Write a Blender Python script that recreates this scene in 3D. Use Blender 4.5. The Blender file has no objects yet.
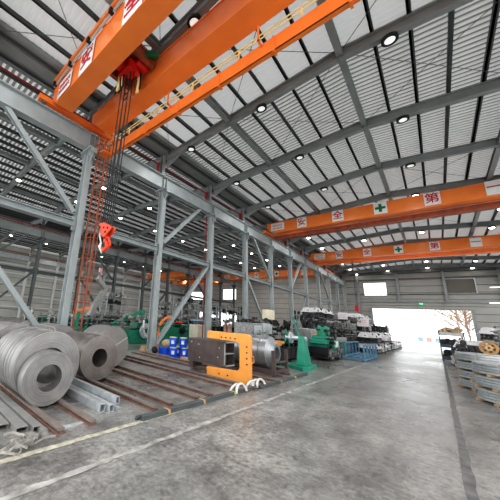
import bpy, bmesh, math, random
from mathutils import Vector, Matrix
random.seed(7)
SC = bpy.context.scene
COL = SC.collection
PI = math.pi

# camera attitude: world -> (right, down, forward)
yaw, pit, rol, F = .788998494, .244617870, .0711755898, 266.932
cam = bpy.data.cameras.new('camera'); co = bpy.data.objects.new('camera', cam); COL.objects.link(co)
cy_, sy_ = math.cos(yaw), math.sin(yaw); cp, sp = math.cos(pit), math.sin(pit); cr_, sr_ = math.cos(rol), math.sin(rol)
Rz = Matrix(((cy_, sy_, 0), (-sy_, cy_, 0), (0,0,1)))
Bm = Matrix(((1,0,0), (0,0,-1), (0,1,0))) @ Rz
Pm = Matrix(((1,0,0), (0,cp,sp), (0,-sp,cp))); Qm = Matrix(((cr_,-sr_,0), (sr_,cr_,0), (0,0,1)))
Wm = Qm @ Pm @ Bm                                    # world -> (right, down, forward)

# ------------------------------------------------------------------ materials
def mat(name, c, rough=.55, metal=0., var=.12, scale=3., bump=0., bscale=30., spec=.5, emit=0., stretch=None):
    m = bpy.data.materials.new(name); m.use_nodes = True
    N = m.node_tree.nodes; L = m.node_tree.links
    b = N['Principled BSDF']
    b.inputs['Roughness'].default_value = rough
    b.inputs['Metallic'].default_value = metal
    b.inputs['Specular IOR Level'].default_value = spec
    tc = N.new('ShaderNodeTexCoord')
    mp = N.new('ShaderNodeMapping'); L.new(tc.outputs['Object'], mp.inputs[0])
    if stretch: mp.inputs['Scale'].default_value = stretch
    nz = N.new('ShaderNodeTexNoise'); nz.inputs['Scale'].default_value = scale; nz.inputs['Detail'].default_value = 5
    L.new(mp.outputs[0], nz.inputs[0])
    cr = N.new('ShaderNodeValToRGB')
    cr.color_ramp.elements[0].position = .3; cr.color_ramp.elements[1].position = .7
    cr.color_ramp.elements[0].color = [max(0, x*(1-var)) for x in c]+[1]
    cr.color_ramp.elements[1].color = [min(1, x*(1+var)) for x in c]+[1]
    L.new(nz.outputs[0], cr.inputs[0]); L.new(cr.outputs[0], b.inputs['Base Color'])
    if bump:
        n2 = N.new('ShaderNodeTexNoise'); n2.inputs['Scale'].default_value = bscale
        L.new(mp.outputs[0], n2.inputs[0])
        bp = N.new('ShaderNodeBump'); bp.inputs['Strength'].default_value = bump; bp.inputs['Distance'].default_value = .02
        L.new(n2.outputs[0], bp.inputs['Height']); L.new(bp.outputs[0], b.inputs['Normal'])
    if emit:
        b.inputs['Emission Color'].default_value = list(c)+[1]; b.inputs['Emission Strength'].default_value = emit
    return m

M = {}
M['steel_paint'] = mat('grey_green_paint', (.36,.40,.40), .45, 0, .12, 2.)
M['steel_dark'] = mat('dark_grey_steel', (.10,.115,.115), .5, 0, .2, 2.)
M['purlin'] = mat('purlin_steel', (.065,.072,.072), .6, 0, .2, 2.)
M['rafter'] = mat('rafter_paint', (.27,.295,.29), .5, 0, .12, 1.5)
M['light_steel'] = mat('light_galvanised', (.55,.57,.57), .4, .2, .12, 3.)
M['roof_sheet'] = mat('roof_sheet', (.42,.41,.39), .38, .2, .14, .8, stretch=(1,.25,1))
def translucent(m, f, stripes=True):  # sky light through the sheet, added to brighten roof and hall
    nt = m.node_tree; N = nt.nodes; L = nt.links; out = [n for n in N if n.type == 'OUTPUT_MATERIAL'][0]; b = N['Principled BSDF']
    t = N.new('ShaderNodeBsdfTranslucent'); mx = N.new('ShaderNodeMixShader'); mx.inputs[0].default_value = f
    t.inputs[0].default_value = (.9, .9, .88, 1)
    if stripes is False:
        L.new(b.outputs[0], mx.inputs[1]); L.new(t.outputs[0], mx.inputs[2]); L.new(mx.outputs[0], out.inputs[0]); return
    # trapezoid ribs: their shading is painted in as darker colour stripes
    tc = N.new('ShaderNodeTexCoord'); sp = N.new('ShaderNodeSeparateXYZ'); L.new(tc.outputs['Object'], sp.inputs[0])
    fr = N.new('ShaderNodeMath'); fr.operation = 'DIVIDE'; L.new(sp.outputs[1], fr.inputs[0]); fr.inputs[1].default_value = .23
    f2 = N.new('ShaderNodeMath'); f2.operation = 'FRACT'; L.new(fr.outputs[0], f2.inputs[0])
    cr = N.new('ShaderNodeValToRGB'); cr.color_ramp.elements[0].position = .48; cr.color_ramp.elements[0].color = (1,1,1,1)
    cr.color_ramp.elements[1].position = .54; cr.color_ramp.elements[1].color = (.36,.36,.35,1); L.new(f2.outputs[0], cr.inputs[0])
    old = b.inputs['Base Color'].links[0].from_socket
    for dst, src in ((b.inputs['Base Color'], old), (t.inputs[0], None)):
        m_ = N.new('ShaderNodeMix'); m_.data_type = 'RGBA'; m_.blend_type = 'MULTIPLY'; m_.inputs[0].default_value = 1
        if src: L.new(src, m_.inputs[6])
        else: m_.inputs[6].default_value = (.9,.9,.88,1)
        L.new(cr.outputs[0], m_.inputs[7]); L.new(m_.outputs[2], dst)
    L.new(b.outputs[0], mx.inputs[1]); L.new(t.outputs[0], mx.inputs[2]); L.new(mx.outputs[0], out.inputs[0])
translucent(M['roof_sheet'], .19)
M['roof_smooth'] = mat('roof_smooth_sheet', (.44,.435,.43), .3, .3, .10, .6, stretch=(1,.25,1))
translucent(M['roof_smooth'], .17, False)
M['wall_panel'] = mat('wall_panel', (.36,.36,.335), .6, 0, .08, .7)
M['wall_pale'] = mat('wall_panel_pale', (.52,.51,.47), .6, 0, .08, .7)
M['white_post'] = mat('white_post_paint', (.75,.76,.74), .5, 0, .06, 2.)
M['wall_groove'] = mat('wall_groove', (.10,.11,.105), .7)
M['orange'] = mat('crane_orange', (1.0,.25,.05), .28, 0, .10, 1.2, spec=.5)
M['orange_dark'] = mat('crane_orange_worn', (.36,.09,.035), .5, 0, .3, 3.)
M['yellow_orange'] = mat('hook_yellow_orange', (1.,.40,.085), .45, 0, .1, 4., bump=.1)
M['yellow'] = mat('rail_yellow', (1.,.70,.28), .4)
M['red'] = mat('hoist_red', (.75,.02,.012), .35, 0, .2, 5.)
M['redpipe'] = mat('red_conductor', (.30,.012,.015), .5)
M['hookred'] = mat('hook_block_red', (.90,.07,.02), .35, 0, .15, 6.)
M['black'] = mat('black_rubber', (.015,.015,.015), .6)
M['sign_white'] = mat('sign_white', (.85,.85,.82), .5, 0, .03)
M['sign_red'] = mat('sign_red', (.55,.01,.03), .5, 0, .05)
M['sign_green'] = mat('sign_green', (.01,.16,.05), .5, 0, .05)
M['rust'] = mat('rusty_rail', (.25,.15,.12), .6, .3, .35, 6., bump=.2)
M['railtop'] = mat('worn_rail_top', (.33,.29,.26), .45, .5, .2, 6.)
M['galv'] = mat('galvanised_tube', (.62,.66,.68), .30, .45, .15, 8.)
M['alu'] = mat('pale_channel', (.42,.42,.40), .4, .5, .15, 6.)
M['teal'] = mat('machine_green', (.010,.20,.12), .4, 0, .25, 4.)
M['teal_light'] = mat('uncoiler_green', (.02,.31,.20), .42, 0, .15, 4.)
M['blue'] = mat('drum_blue', (.01,.10,.72), .3, 0, .12, 5.)
M['blue_rack'] = mat('rack_blue', (.13,.28,.42), .5, 0, .15, 5.)
M['brown_steel'] = mat('brown_grey_steel', (.125,.10,.095), .5, .2, .18, 4., bump=.08)
M['beige'] = mat('cabinet_beige', (.62,.58,.46), .5)
M['cream'] = mat('cream_box', (.80,.74,.55), .5)
M['wood'] = mat('pallet_wood', (.55,.36,.19), .7, 0, .25, 8.)
M['reelwood'] = mat('reel_wood', (.42,.24,.10), .7, 0, .25, 8.)
M['darkparts'] = mat('dark_oiled_steel', (.035,.035,.035), .35, .5, .6, 14., bump=.3)
M['midparts'] = mat('grey_machined_steel', (.28,.28,.27), .35, .6, .4, 10., bump=.2)
M['plastic'] = mat('white_plastic_wrap', (.66,.66,.66), .35, 0, .15, 9., bump=.5, bscale=14)
M['paper'] = mat('white_paper', (.85,.83,.84), .6, 0, .1, 6.)
M['strap_white'] = mat('white_webbing', (.80,.80,.76), .6, 0, .1, 6.)
M['strap_grey'] = mat('dull_strapping', (.48,.46,.42), .5, .3, .35, 14.)
M['sack'] = mat('tan_sack', (.50,.38,.25), .9, 0, .3, 14., bump=.5)
M['lamp_ring'] = mat('lamp_ring', (.012,.013,.013), .4)
M['lamp_glass'] = mat('lamp_lens', (.85,.88,.86), .3, 0, .02, emit=.6)
M['tape_yellow'] = mat('tape_yellow', (.65,.65,.15), .6)
M['tape_tan'] = mat('tape_tan', (.60,.38,.18), .6)
M['lamp_lit'] = mat('lamp_lens_lit', (1,.97,.88), .3, 0, .02, emit=14)
M['exit'] = mat('exit_green', (.10,.85,.35), .5, 0, .02, emit=1.5)
M['louvre'] = mat('louvre_grey', (.20,.19,.165), .6, 0, .06)
M['tube_light'] = mat('tube_light', (1,1,1), .4, 0, .01, emit=2.)
M['leafA'] = mat('leaf_orange', (.55,.36,.24), .7, 0, .3, 5.)
M['leafB'] = mat('leaf_yellow_green', (.48,.52,.22), .7, 0, .3, 5.)
M['bark'] = mat('bark', (.42,.30,.24), .8)
M['paleblue'] = mat('pale_blue_panel', (.35,.50,.65), .6, 0, .2, 4.)
M['palered'] = mat('pale_red_panel', (.75,.40,.38), .6)
M['asphalt'] = mat('pale_concrete_yard', (.62,.62,.62), .7, 0, .08, .5)
M['line'] = mat('worn_line_paint', (.52,.50,.40), .6, 0, .35, 9., bump=.1)
M['line2'] = mat('worn_white_line', (.42,.42,.39), .55, 0, .5, 5.)
M['drain'] = mat('dark_drain', (.14,.14,.135), .6, 0, .5, 5., bump=.3)

def steel_strip(name, c, axis_scale=1., rough=.3, metal=.85, ring=60):
    """coil steel: fine winding rings around local X axis"""
    m = bpy.data.materials.new(name); m.use_nodes = True
    N = m.node_tree.nodes; L = m.node_tree.links; b = N['Principled BSDF']
    b.inputs['Metallic'].default_value = metal; b.inputs['Roughness'].default_value = rough
    tc = N.new('ShaderNodeTexCoord'); sp = N.new('ShaderNodeSeparateXYZ'); L.new(tc.outputs['Object'], sp.inputs[0])
    cb = N.new('ShaderNodeCombineXYZ'); L.new(sp.outputs[1], cb.inputs[0]); L.new(sp.outputs[2], cb.inputs[1])
    ln = N.new('ShaderNodeVectorMath'); ln.operation = 'LENGTH'; L.new(cb.outputs[0], ln.inputs[0])
    nz = N.new('ShaderNodeTexNoise'); nz.noise_dimensions = '1D'; nz.inputs['Scale'].default_value = ring; nz.inputs['Detail'].default_value = 6
    L.new(ln.outputs['Value'], nz.inputs['W'])
    n3 = N.new('ShaderNodeTexNoise'); n3.inputs['Scale'].default_value = 4; L.new(tc.outputs['Object'], n3.inputs[0])
    mx = N.new('ShaderNodeMix'); mx.inputs[0].default_value = .45; L.new(nz.outputs[0], mx.inputs[2]); L.new(n3.outputs[0], mx.inputs[3])
    cr = N.new('ShaderNodeValToRGB'); cr.color_ramp.elements[0].position = .35; cr.color_ramp.elements[1].position = .65
    cr.color_ramp.elements[0].color = [x*.72 for x in c]+[1]; cr.color_ramp.elements[1].color = [min(1, x*1.2) for x in c]+[1]
    L.new(mx.outputs[0], cr.inputs[0]); L.new(cr.outputs[0], b.inputs['Base Color'])
    bp = N.new('ShaderNodeBump'); bp.inputs['Strength'].default_value = .15; bp.inputs['Distance'].default_value = .01
    L.new(nz.outputs[0], bp.inputs['Height']); L.new(bp.outputs[0], b.inputs['Normal'])
    return m
M['coil'] = steel_strip('coil_steel', (.33,.32,.31), rough=.42, metal=.6)
M['coil_dark'] = steel_strip('coil_steel_brown', (.25,.225,.21), rough=.42, metal=.6)
M['coil_wrap'] = mat('coil_wrapped_grey', (.29,.285,.275), .45, .5, .15, 3.)

def floor_mat():
    m = bpy.data.materials.new('factory_concrete'); m.use_nodes = True
    N = m.node_tree.nodes; L = m.node_tree.links; b = N['Principled BSDF']
    tc = N.new('ShaderNodeTexCoord')
    def noise(scale, st=(1,1,1), det=6, rough=.6, dist=0):
        mp = N.new('ShaderNodeMapping'); mp.inputs['Scale'].default_value = st
        L.new(tc.outputs['Object'], mp.inputs[0])
        n = N.new('ShaderNodeTexNoise'); n.inputs['Scale'].default_value = scale; n.inputs['Detail'].default_value = det
        n.inputs['Roughness'].default_value = rough; n.inputs['Distortion'].default_value = dist
        L.new(mp.outputs[0], n.inputs[0]); return n
    def ramp(src, p0, c0, p1, c1):
        r = N.new('ShaderNodeValToRGB'); e = r.color_ramp.elements
        e[0].position = p0; e[0].color = (c0,c0,c0,1); e[1].position = p1; e[1].color = (c1,c1,c1,1)
        L.new(src, r.inputs[0]); return r
    def mult(a, bb, f=1.):
        x = N.new('ShaderNodeMix'); x.data_type = 'RGBA'; x.blend_type = 'MULTIPLY'; x.inputs[0].default_value = f
        L.new(a, x.inputs[6]); L.new(bb, x.inputs[7]); return x
    big = noise(.35, (1,.6,1), 5, .55)
    mid = noise(1.9, (1,.7,1), 9, .72, .15)
    fine = noise(16, (1,1,1), 6, .75)
    streak = noise(1.1, (3.2,.22,1), 7, .75, .3)
    base = N.new('ShaderNodeValToRGB'); e = base.color_ramp.elements
    e[0].position = .3; e[0].color = (.20,.20,.185,1); e[1].position = .72; e[1].color = (.37,.365,.345,1)
    L.new(big.outputs[0], base.inputs[0])
    m1 = mult(base.outputs[0], ramp(mid.outputs[0], .36, .42, .62, 1.2).outputs[0])
    m2 = mult(m1.outputs[2], ramp(fine.outputs[0], .34, .42, .60, 1.14).outputs[0])
    m3 = mult(m2.outputs[2], ramp(streak.outputs[0], .38, .82, .52, 1.03).outputs[0], .7)
    spots = noise(5.5, (1,1,1), 3, .5)
    m4 = mult(m3.outputs[2], ramp(spots.outputs[0], .26, .35, .33, 1.0).outputs[0], .9)
    L.new(m4.outputs[2], b.inputs['Base Color'])
    # rougher and smoother patches, burnished along the lane
    rr = ramp(big.outputs[0], .35, .22, .7, .38)
    L.new(rr.outputs[0], b.inputs['Roughness'])
    b.inputs['Specular IOR Level'].default_value = 1.0; b.inputs['Coat Weight'].default_value = .12; b.inputs['Coat Roughness'].default_value = .22
    rip = noise(1.3, (.6,1.7,1), 4, .5, .0)
    ad = N.new('ShaderNodeMath'); ad.operation = 'MULTIPLY_ADD'; L.new(rip.outputs[0], ad.inputs[0]); ad.inputs[1].default_value = 1.5
    L.new(fine.outputs[0], ad.inputs[2])
    bp = N.new('ShaderNodeBump'); bp.inputs['Strength'].default_value = .35; bp.inputs['Distance'].default_value = .02
    L.new(ad.outputs[0], bp.inputs['Height']); L.new(bp.outputs[0], b.inputs['Normal'])
    return m
M['floor'] = floor_mat()

# ------------------------------------------------------------------ geometry helpers (world coordinates)
def B(): return bmesh.new()
def box(bm, x0, x1, y0, y1, z0, z1, rot=None):
    c = Vector(((x0+x1)/2, (y0+y1)/2, (z0+z1)/2)); s = Vector((abs(x1-x0), abs(y1-y0), abs(z1-z0)))
    mtx = Matrix.Translation(c)
    if rot: mtx = mtx @ rot.to_4x4()
    mtx = mtx @ Matrix.Diagonal((*s, 1))
    bmesh.ops.create_cube(bm, size=1, matrix=mtx)
    return bm
def frame(p0, p1, up=(0,0,1)):
    d = (Vector(p1)-Vector(p0)); L = d.length; d.normalize(); u = Vector(up)
    if abs(d.dot(u)) > .98: u = Vector((0,1,0))
    s = d.cross(u).normalized(); u = s.cross(d).normalized()
    R = Matrix((d, s, u)).transposed()
    return R, L
def bar(bm, p0, p1, w, h, up=(0,0,1)):
    R, L = frame(p0, p1, up); c = (Vector(p0)+Vector(p1))/2
    bmesh.ops.create_cube(bm, size=1, matrix=Matrix.Translation(c) @ R.to_4x4() @ Matrix.Diagonal((L, w, h, 1)))
    return bm
def ibar(bm, p0, p1, w, h, t=.03, up=(0,0,1)):
    R, L = frame(p0, p1, up); c = (Vector(p0)+Vector(p1))/2
    for (ww, hh, dz) in ((w, t, h/2-t/2), (w, t, -h/2+t/2), (t, h-2*t, 0)):
        bmesh.ops.create_cube(bm, size=1, matrix=Matrix.Translation(c) @ R.to_4x4() @ Matrix.Translation((0,0,dz)) @ Matrix.Diagonal((L, ww, hh, 1)))
    return bm
def tube(bm, p0, p1, r, seg=10, r2=None):
    R, L = frame(p0, p1); c = (Vector(p0)+Vector(p1))/2
    mt = Matrix.Translation(c) @ R.to_4x4() @ Matrix.Rotation(PI/2, 4, 'Y')
    bmesh.ops.create_cone(bm, cap_ends=True, segments=seg, radius1=r, radius2=r if r2 is None else r2, depth=L, matrix=mt)
    return bm
def path(bm, pts, r, seg=8, closed=False):
    n = len(pts); rings = []
    P = [Vector(p) for p in pts]
    for i, p in enumerate(P):
        a = P[(i-1) % n] if (closed or i > 0) else P[i]; b = P[(i+1) % n] if (closed or i < n-1) else P[i]
        d = (b-a).normalized(); u = Vector((0,0,1)) if abs(d.z) < .95 else Vector((0,1,0))
        s = d.cross(u).normalized(); u = s.cross(d)
        rings.append([bm.verts.new(p + s*math.cos(2*PI*k/seg)*r + u*math.sin(2*PI*k/seg)*r) for k in range(seg)])
    m = n if closed else n-1
    for i in range(m):
        a, b = rings[i], rings[(i+1) % n]
        for k in range(seg):
            bm.faces.new((a[k], a[(k+1) % seg], b[(k+1) % seg], b[k]))
    if not closed:
        bm.faces.new(rings[0][::-1]); bm.faces.new(rings[-1])
    return bm
def ribbon(bm, pts, w, t, side=(1,0,0)):
    """flat strap along pts, width w along 'side'"""
    s = Vector(side).normalized()*w/2; P = [Vector(p) for p in pts]; n = len(P); rr = []
    for i, p in enumerate(P):
        d = (P[min(i+1, n-1)]-P[max(i-1, 0)]).normalized(); nrm = d.cross(s).normalized()*t/2
        rr.append([bm.verts.new(p+s+nrm), bm.verts.new(p-s+nrm), bm.verts.new(p-s-nrm), bm.verts.new(p+s-nrm)])
    for i in range(n-1):
        for k in range(4): bm.faces.new((rr[i][k], rr[i][(k+1) % 4], rr[i+1][(k+1) % 4], rr[i+1][k]))
    bm.faces.new(rr[0][::-1]); bm.faces.new(rr[-1])
    return bm
def lathe(bm, prof, c, axis='x', seg=72, closed=True):
    """prof: list (a, r) along axis; closed ring profile (keeps a hole if all r > 0)"""
    c = Vector(c); rings = []
    for a, r in prof:
        ring = []
        for k in range(seg):
            t = 2*PI*k/seg; u, v = r*math.cos(t), r*math.sin(t)
            p = {'x': (a, u, v), 'y': (u, a, v), 'z': (u, v, a)}[axis]
            ring.append(bm.verts.new(c+Vector(p)))
        rings.append(ring)
    n = len(prof)
    for i in range(n if closed else n-1):
        a, b = rings[i], rings[(i+1) % n]
        for k in range(seg): bm.faces.new((a[k], a[(k+1) % seg], b[(k+1) % seg], b[k]))
    if not closed:
        for ring in (rings[0], rings[-1]):
            bm.faces.new(ring)
    return bm
def disc(bm, c, r, depth, axis='x', seg=32, hole=0):
    d = depth/2
    if hole: return lathe(bm, [(-d, hole), (d, hole), (d, r), (-d, r)], c, axis, seg)
    return lathe(bm, [(-d, r), (d, r)], c, axis, seg, closed=False)
def prism(bm, poly, y0, y1, plane='xz'):
    def P(a, b, t): return {'xz': (a, t, b), 'yz': (t, a, b), 'xy': (a, b, t)}[plane]
    A = [bm.verts.new(P(a, b, y0)) for a, b in poly]; C = [bm.verts.new(P(a, b, y1)) for a, b in poly]
    n = len(poly)
    bm.faces.new(A); bm.faces.new(C[::-1])
    for i in range(n): bm.faces.new((A[i], C[i], C[(i+1) % n], A[(i+1) % n]))
    return bm
def bevel(bm, w=.01, seg=1):
    bmesh.ops.remove_doubles(bm, verts=bm.verts, dist=1e-5)
    es = [e for e in bm.edges if len(e.link_faces) == 2 and e.calc_face_angle(0) > .5]
    bmesh.ops.bevel(bm, geom=es, offset=w, segments=seg, profile=.5, affect='EDGES')
    return bm
def wpos(o):
    p = o.location.copy(); q = o.parent
    while q: p += q.location; q = q.parent
    return p
def obj(name, bm, material, parent=None, label=None, kind=None, smooth=False):
    bmesh.ops.recalc_face_normals(bm, faces=bm.faces)
    me = bpy.data.meshes.new(name); bm.to_mesh(me); bm.free()
    me.materials.append(M[material] if isinstance(material, str) else material)
    o = bpy.data.objects.new(name, me); COL.objects.link(o)
    cs = [v.co for v in me.vertices]
    lo = [min(c[i] for c in cs) for i in range(3)]; hi = [max(c[i] for c in cs) for i in range(3)]
    if parent is None: org = Vector(((lo[0]+hi[0])/2, (lo[1]+hi[1])/2, lo[2]))
    else: org = Vector([(lo[i]+hi[i])/2 for i in range(3)])
    me.transform(Matrix.Translation(-org))
    if parent is not None:
        o.parent = parent; o.location = org-wpos(parent)
    else: o.location = org
    if smooth:
        for p in me.polygons: p.use_smooth = True
        try: me.set_sharp_from_angle(angle=.6)
        except Exception: pass
    if label: o['label'] = label
    if kind: o['kind'] = kind
    return o
def tag(o, label, cat, group=None, kind=None):
    o['label'] = label; o['category'] = cat
    if group: o['group'] = group
    if kind: o['kind'] = kind
    return o
def thing(name, label, cat, loc, group=None):
    o = bpy.data.objects.new(name, None); COL.objects.link(o); o.location = loc; o.empty_display_size = .1
    return tag(o, label, cat, group)
def struct(name, bm, m, parent=None):
    o = obj(name, bm, m, parent)
    if parent is None: o['kind'] = 'structure'
    return o
def dup(root, loc, label=None, rz=0):
    r = root.copy(); COL.objects.link(r); r.location = loc; r.rotation_euler = (0, 0, rz)
    if label: r['label'] = label
    for ch in list(root.children):
        c = ch.copy(); COL.objects.link(c); c.parent = r
        for g in list(ch.children):
            d = g.copy(); COL.objects.link(d); d.parent = c
    return r
def text_mesh(name, s, size, mtx, material, parent, depth=.01):
    cu = bpy.data.curves.new(name, 'FONT'); cu.body = s; cu.size = size; cu.extrude = depth; cu.offset = .012*size
    cu.align_x = 'CENTER'; cu.align_y = 'CENTER'
    t = bpy.data.objects.new(name, cu); COL.objects.link(t)
    dg = bpy.context.evaluated_depsgraph_get()
    me = bpy.data.meshes.new_from_object(t.evaluated_get(dg))
    bpy.data.objects.remove(t); bpy.data.curves.remove(cu)
    me.transform(mtx)
    bm = B(); bm.from_mesh(me); bpy.data.meshes.remove(me)
    return obj(name, bm, material, parent)
ORD = ['first','second','third','fourth','fifth','sixth','seventh','eighth','ninth','tenth','eleventh','twelfth','thirteenth']

# ------------------------------------------------------------------ grid of the hall
YB = [.1+4.6*k for k in range(-1, 12)]            # bay lines
XA, XB, XC, XR = -10.0, -27.3, -44.6, 7.4          # column rows
YF = 51.5                                          # far wall
ZE, ZR = 10.17, 10.88                               # underside of roof beams at eave / ridge
AISLES = [(XA, XR), (XB, XA), (XC, XB)]

# floor and ground
bm = B(); box(bm, XC-.3, XR+.2, -6, YF, -.2, 0); struct('floor', bm, 'floor')
bm = B(); box(bm, -160, 120, YF, 260, -.25, -.03); struct('trim_1', bm, 'asphalt')
bm = B(); box(bm, XR+.2, 90, -60, YF, -.25, -.03); struct('trim_2', bm, 'asphalt')
bm = B(); box(bm, XC-.3, XR+.2, -60, -6, -.25, -.03); struct('trim_3', bm, 'asphalt')

def wobbly_line(x, y0, y1, w, z=.004, gaps=(), jag=.02, n=90):
    bm = B(); prev = None
    for i in range(n+1):
        y = y0+(y1-y0)*i/n
        skip = any(a < y < b for a, b in gaps)
        a = bm.verts.new((x-w/2+random.uniform(-jag, jag), y, z)); b = bm.verts.new((x+w/2+random.uniform(-jag, jag), y, z))
        if prev and not skip and not prev[2]: bm.faces.new((prev[0], prev[1], b, a))
        prev = (a, b, skip)
    return bm
o = obj('painted_line', wobbly_line(-3.45, -.6, 4.2, .09, jag=.012), 'line'); tag(o, 'yellowish worn painted floor line running along the ends of the skid rails', 'floor line')
o = obj('painted_line', wobbly_line(-2.82, .2, 20, .075, gaps=((8.1,8.35),(9.9,10.15),(12.3,12.5)), jag=.018, n=160), 'line2'); tag(o, 'broken white floor line along the left side of the open lane', 'floor line')
bm = wobbly_line(.05, -1, 44, .095, z=.003, jag=.01, n=220)
o = obj('floor_drain', bm, 'drain'); tag(o, 'narrow dark drain channel across the concrete beside the strip stacks', 'floor drain')
# expansion joint
bm = B(); box(bm, -8, 7, 14.2, 14.21, .001, .004); box(bm, -8, 7, 25.7, 25.71, .001, .004)
struct('trim_4', bm, 'drain')

# ---- roof
def roof_z(x, a):
    x0, x1 = a; m = (x0+x1)/2
    return ZR-(ZR-ZE)*abs(x-m)/((x1-x0)/2)
def corrugated(a, y0, y1, rib=.07):
    bm = B(); x0, x1 = a; m = (x0+x1)/2; up = .64
    ys = []; y = y0; P = .23
    while y < y1:
        ys += [(y, 0), (y+.11, 0), (y+.14, rib), (y+.20, rib)]; y += P
    for xa, xb in ((x0, m), (m, x1)):
        prev = None
        for yy, dz in ys:
            va = bm.verts.new((xa, yy, roof_z(xa, a)+up+dz)); vb = bm.verts.new((xb, yy, roof_z(xb, a)+up+dz))
            if prev: bm.faces.new((prev[0], prev[1], vb, va))
            prev = (va, vb)
    return bm
ceil_parts = []
for i, a in enumerate(AISLES):
    nm = ('ceiling', 'ceiling.001', 'ceiling.002')[i]
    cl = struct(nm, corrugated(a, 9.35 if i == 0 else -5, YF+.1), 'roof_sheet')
    if i == 0: obj('smooth_sheet', corrugated(a, -5, 9.4, .012), 'roof_smooth', cl)
    x0, x1 = a; m = (x0+x1)/2; n = 18
    step = (x1-x0)/n
    for j in range(n+1):
        x = x0+.45+(x1-x0-.9)*j/n
        z = roof_z(x, a)+.53
        bm = B(); box(bm, x-.03, x+.03, -5, YF, z-.1, z+.1); box(bm, x-.03, x+.08, -5, YF, z-.1, z-.075)
        obj('purlin', bm, 'purlin', cl)
    for k, y in enumerate(YB):
        bm = B()
        for xa, xb in ((x0+.15, m), (m, x1-.15)):
            ibar(bm, (xa, y, roof_z(xa, a)+.21), (xb, y, roof_z(xb, a)+.21), .22, .42, .035)
        # haunches at the columns and splice plates
        for xa, s in ((x0+.15, 1), (x1-.15, -1)):
            prism(bm, [(xa, ZE+.05), (xa+s*1.3, roof_z(xa+s*1.3, a)+.03), (xa, ZE-.45)], y-.02, y+.02)
        for xs in (x0+4.2, m, x1-4.2):
            box(bm, xs-.03, xs+.03, y-.15, y+.15, roof_z(xs, a)-.04, roof_z(xs, a)+.44)
        obj('rafter', bm, 'rafter', cl)
    for xs in ((x0+4.2), m, (x1-4.2)):
        z = roof_z(xs, a)+.2
        bm = B(); ibar(bm, (xs, -4.6, z), (xs, YF, z), .2, .26, .03)
        obj('longitudinal_beam', bm, 'rafter', cl)
    if i < 2:
        bm = B(); box(bm, x0-.75, x0+.75, -5, YF, 10.72, 10.78); box(bm, x0-.78, x0-.72, -5, YF, 10.7, 10.95); box(bm, x0+.72, x0+.78, -5, YF, 10.7, 10.95); box(bm, x0+.2, x0+.28, -5, YF, 10.68, 10.72)
        obj('gutter', bm, 'rafter', cl)
    # diagonal tie rods in some bays
    bm = B()
    for k in (0, 1, 2, 3, 5, 7, 9):
        ya, yb = YB[k], YB[k+1]
        for xa, xb in ((x0+4.2, m), (m, x1-4.2), (x0+.3, x0+4.2)):
            tube(bm, (xa, ya, roof_z(xa, a)+.3), (xb, yb, roof_z(xb, a)+.3), .012, 5)
            tube(bm, (xb, ya, roof_z(xb, a)+.33), (xa, yb, roof_z(xa, a)+.33), .012, 5)
    obj('tie_rods', bm, 'steel_dark', cl)

# ---- walls
def panel_wall(name, rects, axis, pos, t, mats=('wall_panel', 'wall_groove'), pitch=.92, z0=0):
    """rects (a0,a1,z0,z1) along the wall; dark backing plus raised panels"""
    bm = B(); g = B()
    for a0, a1, b0, b1 in rects:
        def put(bb, u0, u1, v0, v1, d0, d1):
            if axis == 'x': box(bb, u0, u1, pos+d0, pos+d1, v0, v1)
            else: box(bb, pos+d0, pos+d1, u0, u1, v0, v1)
        put(g, a0, a1, b0, b1, .02*t, .12*t)
        z = math.floor(b0/pitch)*pitch
        while z < b1-.01:
            lo, hi = max(z, b0), min(z+pitch-.06, b1)
            if hi-lo > .03: put(bm, a0, a1, lo, hi, -.02*t, .03*t)
            z += pitch
    w = struct(name, g, mats[1]); obj('panel', bm, mats[0], w); return w
D1 = (-6.7, 3.3)      # main door
W1 = (-7.5, -4.75, 6.95, 8.85); W2 = (1.4, 4.1, 7.2, 9.05)
far = [(XA-2, D1[0], 0, 5.1), (D1[1], XR+.3, 0, 5.1), (XA-2, XR+.3, 5.1, 6.95),
       (XA-2, W1[0], 6.95, 8.85), (W1[1], W2[0], 6.95, 7.2), (W1[1], W2[0], 7.2, 8.85), (W2[1], XR+.3, 6.95, 9.05), (W1[1], W2[0], 8.85, 9.05), (W2[0], W2[1], 6.95, 7.2),
       (XA-2, W1[1], 8.85, 9.05), (XA-2, XR+.3, 9.05, 11.6)]
panel_wall('wall_far', far, 'x', YF, 1)
# far wall of the left aisles, with a door and high windows
L1 = (-42.3, -38.6, 6.1, 7.9); L2 = (-33.2, -29.9, 6.2, 8.4); LD = (-39.5, -29.5)
far2 = [(XC-.3, LD[0], 0, 3.4), (LD[1], XA-2, 0, 3.4), (XC-.3, XA-2, 3.4, 6.1),
        (XC-.3, L1[0], 6.1, 8.4), (L1[1], L2[0], 6.1, 8.4), (L2[1], XA-2, 6.1, 8.4), (L1[0], L1[1], 7.9, 8.4), (L2[0], L2[1], 6.1, 6.2), (XC-.3, XA-2, 8.4, 11.6)]
panel_wall('wall_far_left', far2, 'x', YF, 1, mats=('wall_pale', 'wall_groove'))
# left outer wall: white posts, girts, ribbon window
panel_wall('wall_left', [(-6, YF, 0, 11.4)], 'y', XC-.25, -1, mats=('wall_pale', 'wall_groove'), pitch=1.15)
for k, z in enumerate((1.4, 3.0, 4.7, 6.3, 7.6)):
    bm = B(); box(bm, XC-.2, XC-.05, -5, YF-.3, z, z+.16); struct('trim_%d' % (10+k), bm, 'white_post')
# unseen right wall: openings above the low kerb wall added to let sky light in
panel_wall('wall_right', [(-6, YF, 0, 1.2), (-6, YF, 9.3, 11.4)], 'y', XR+.2, 1)
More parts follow.
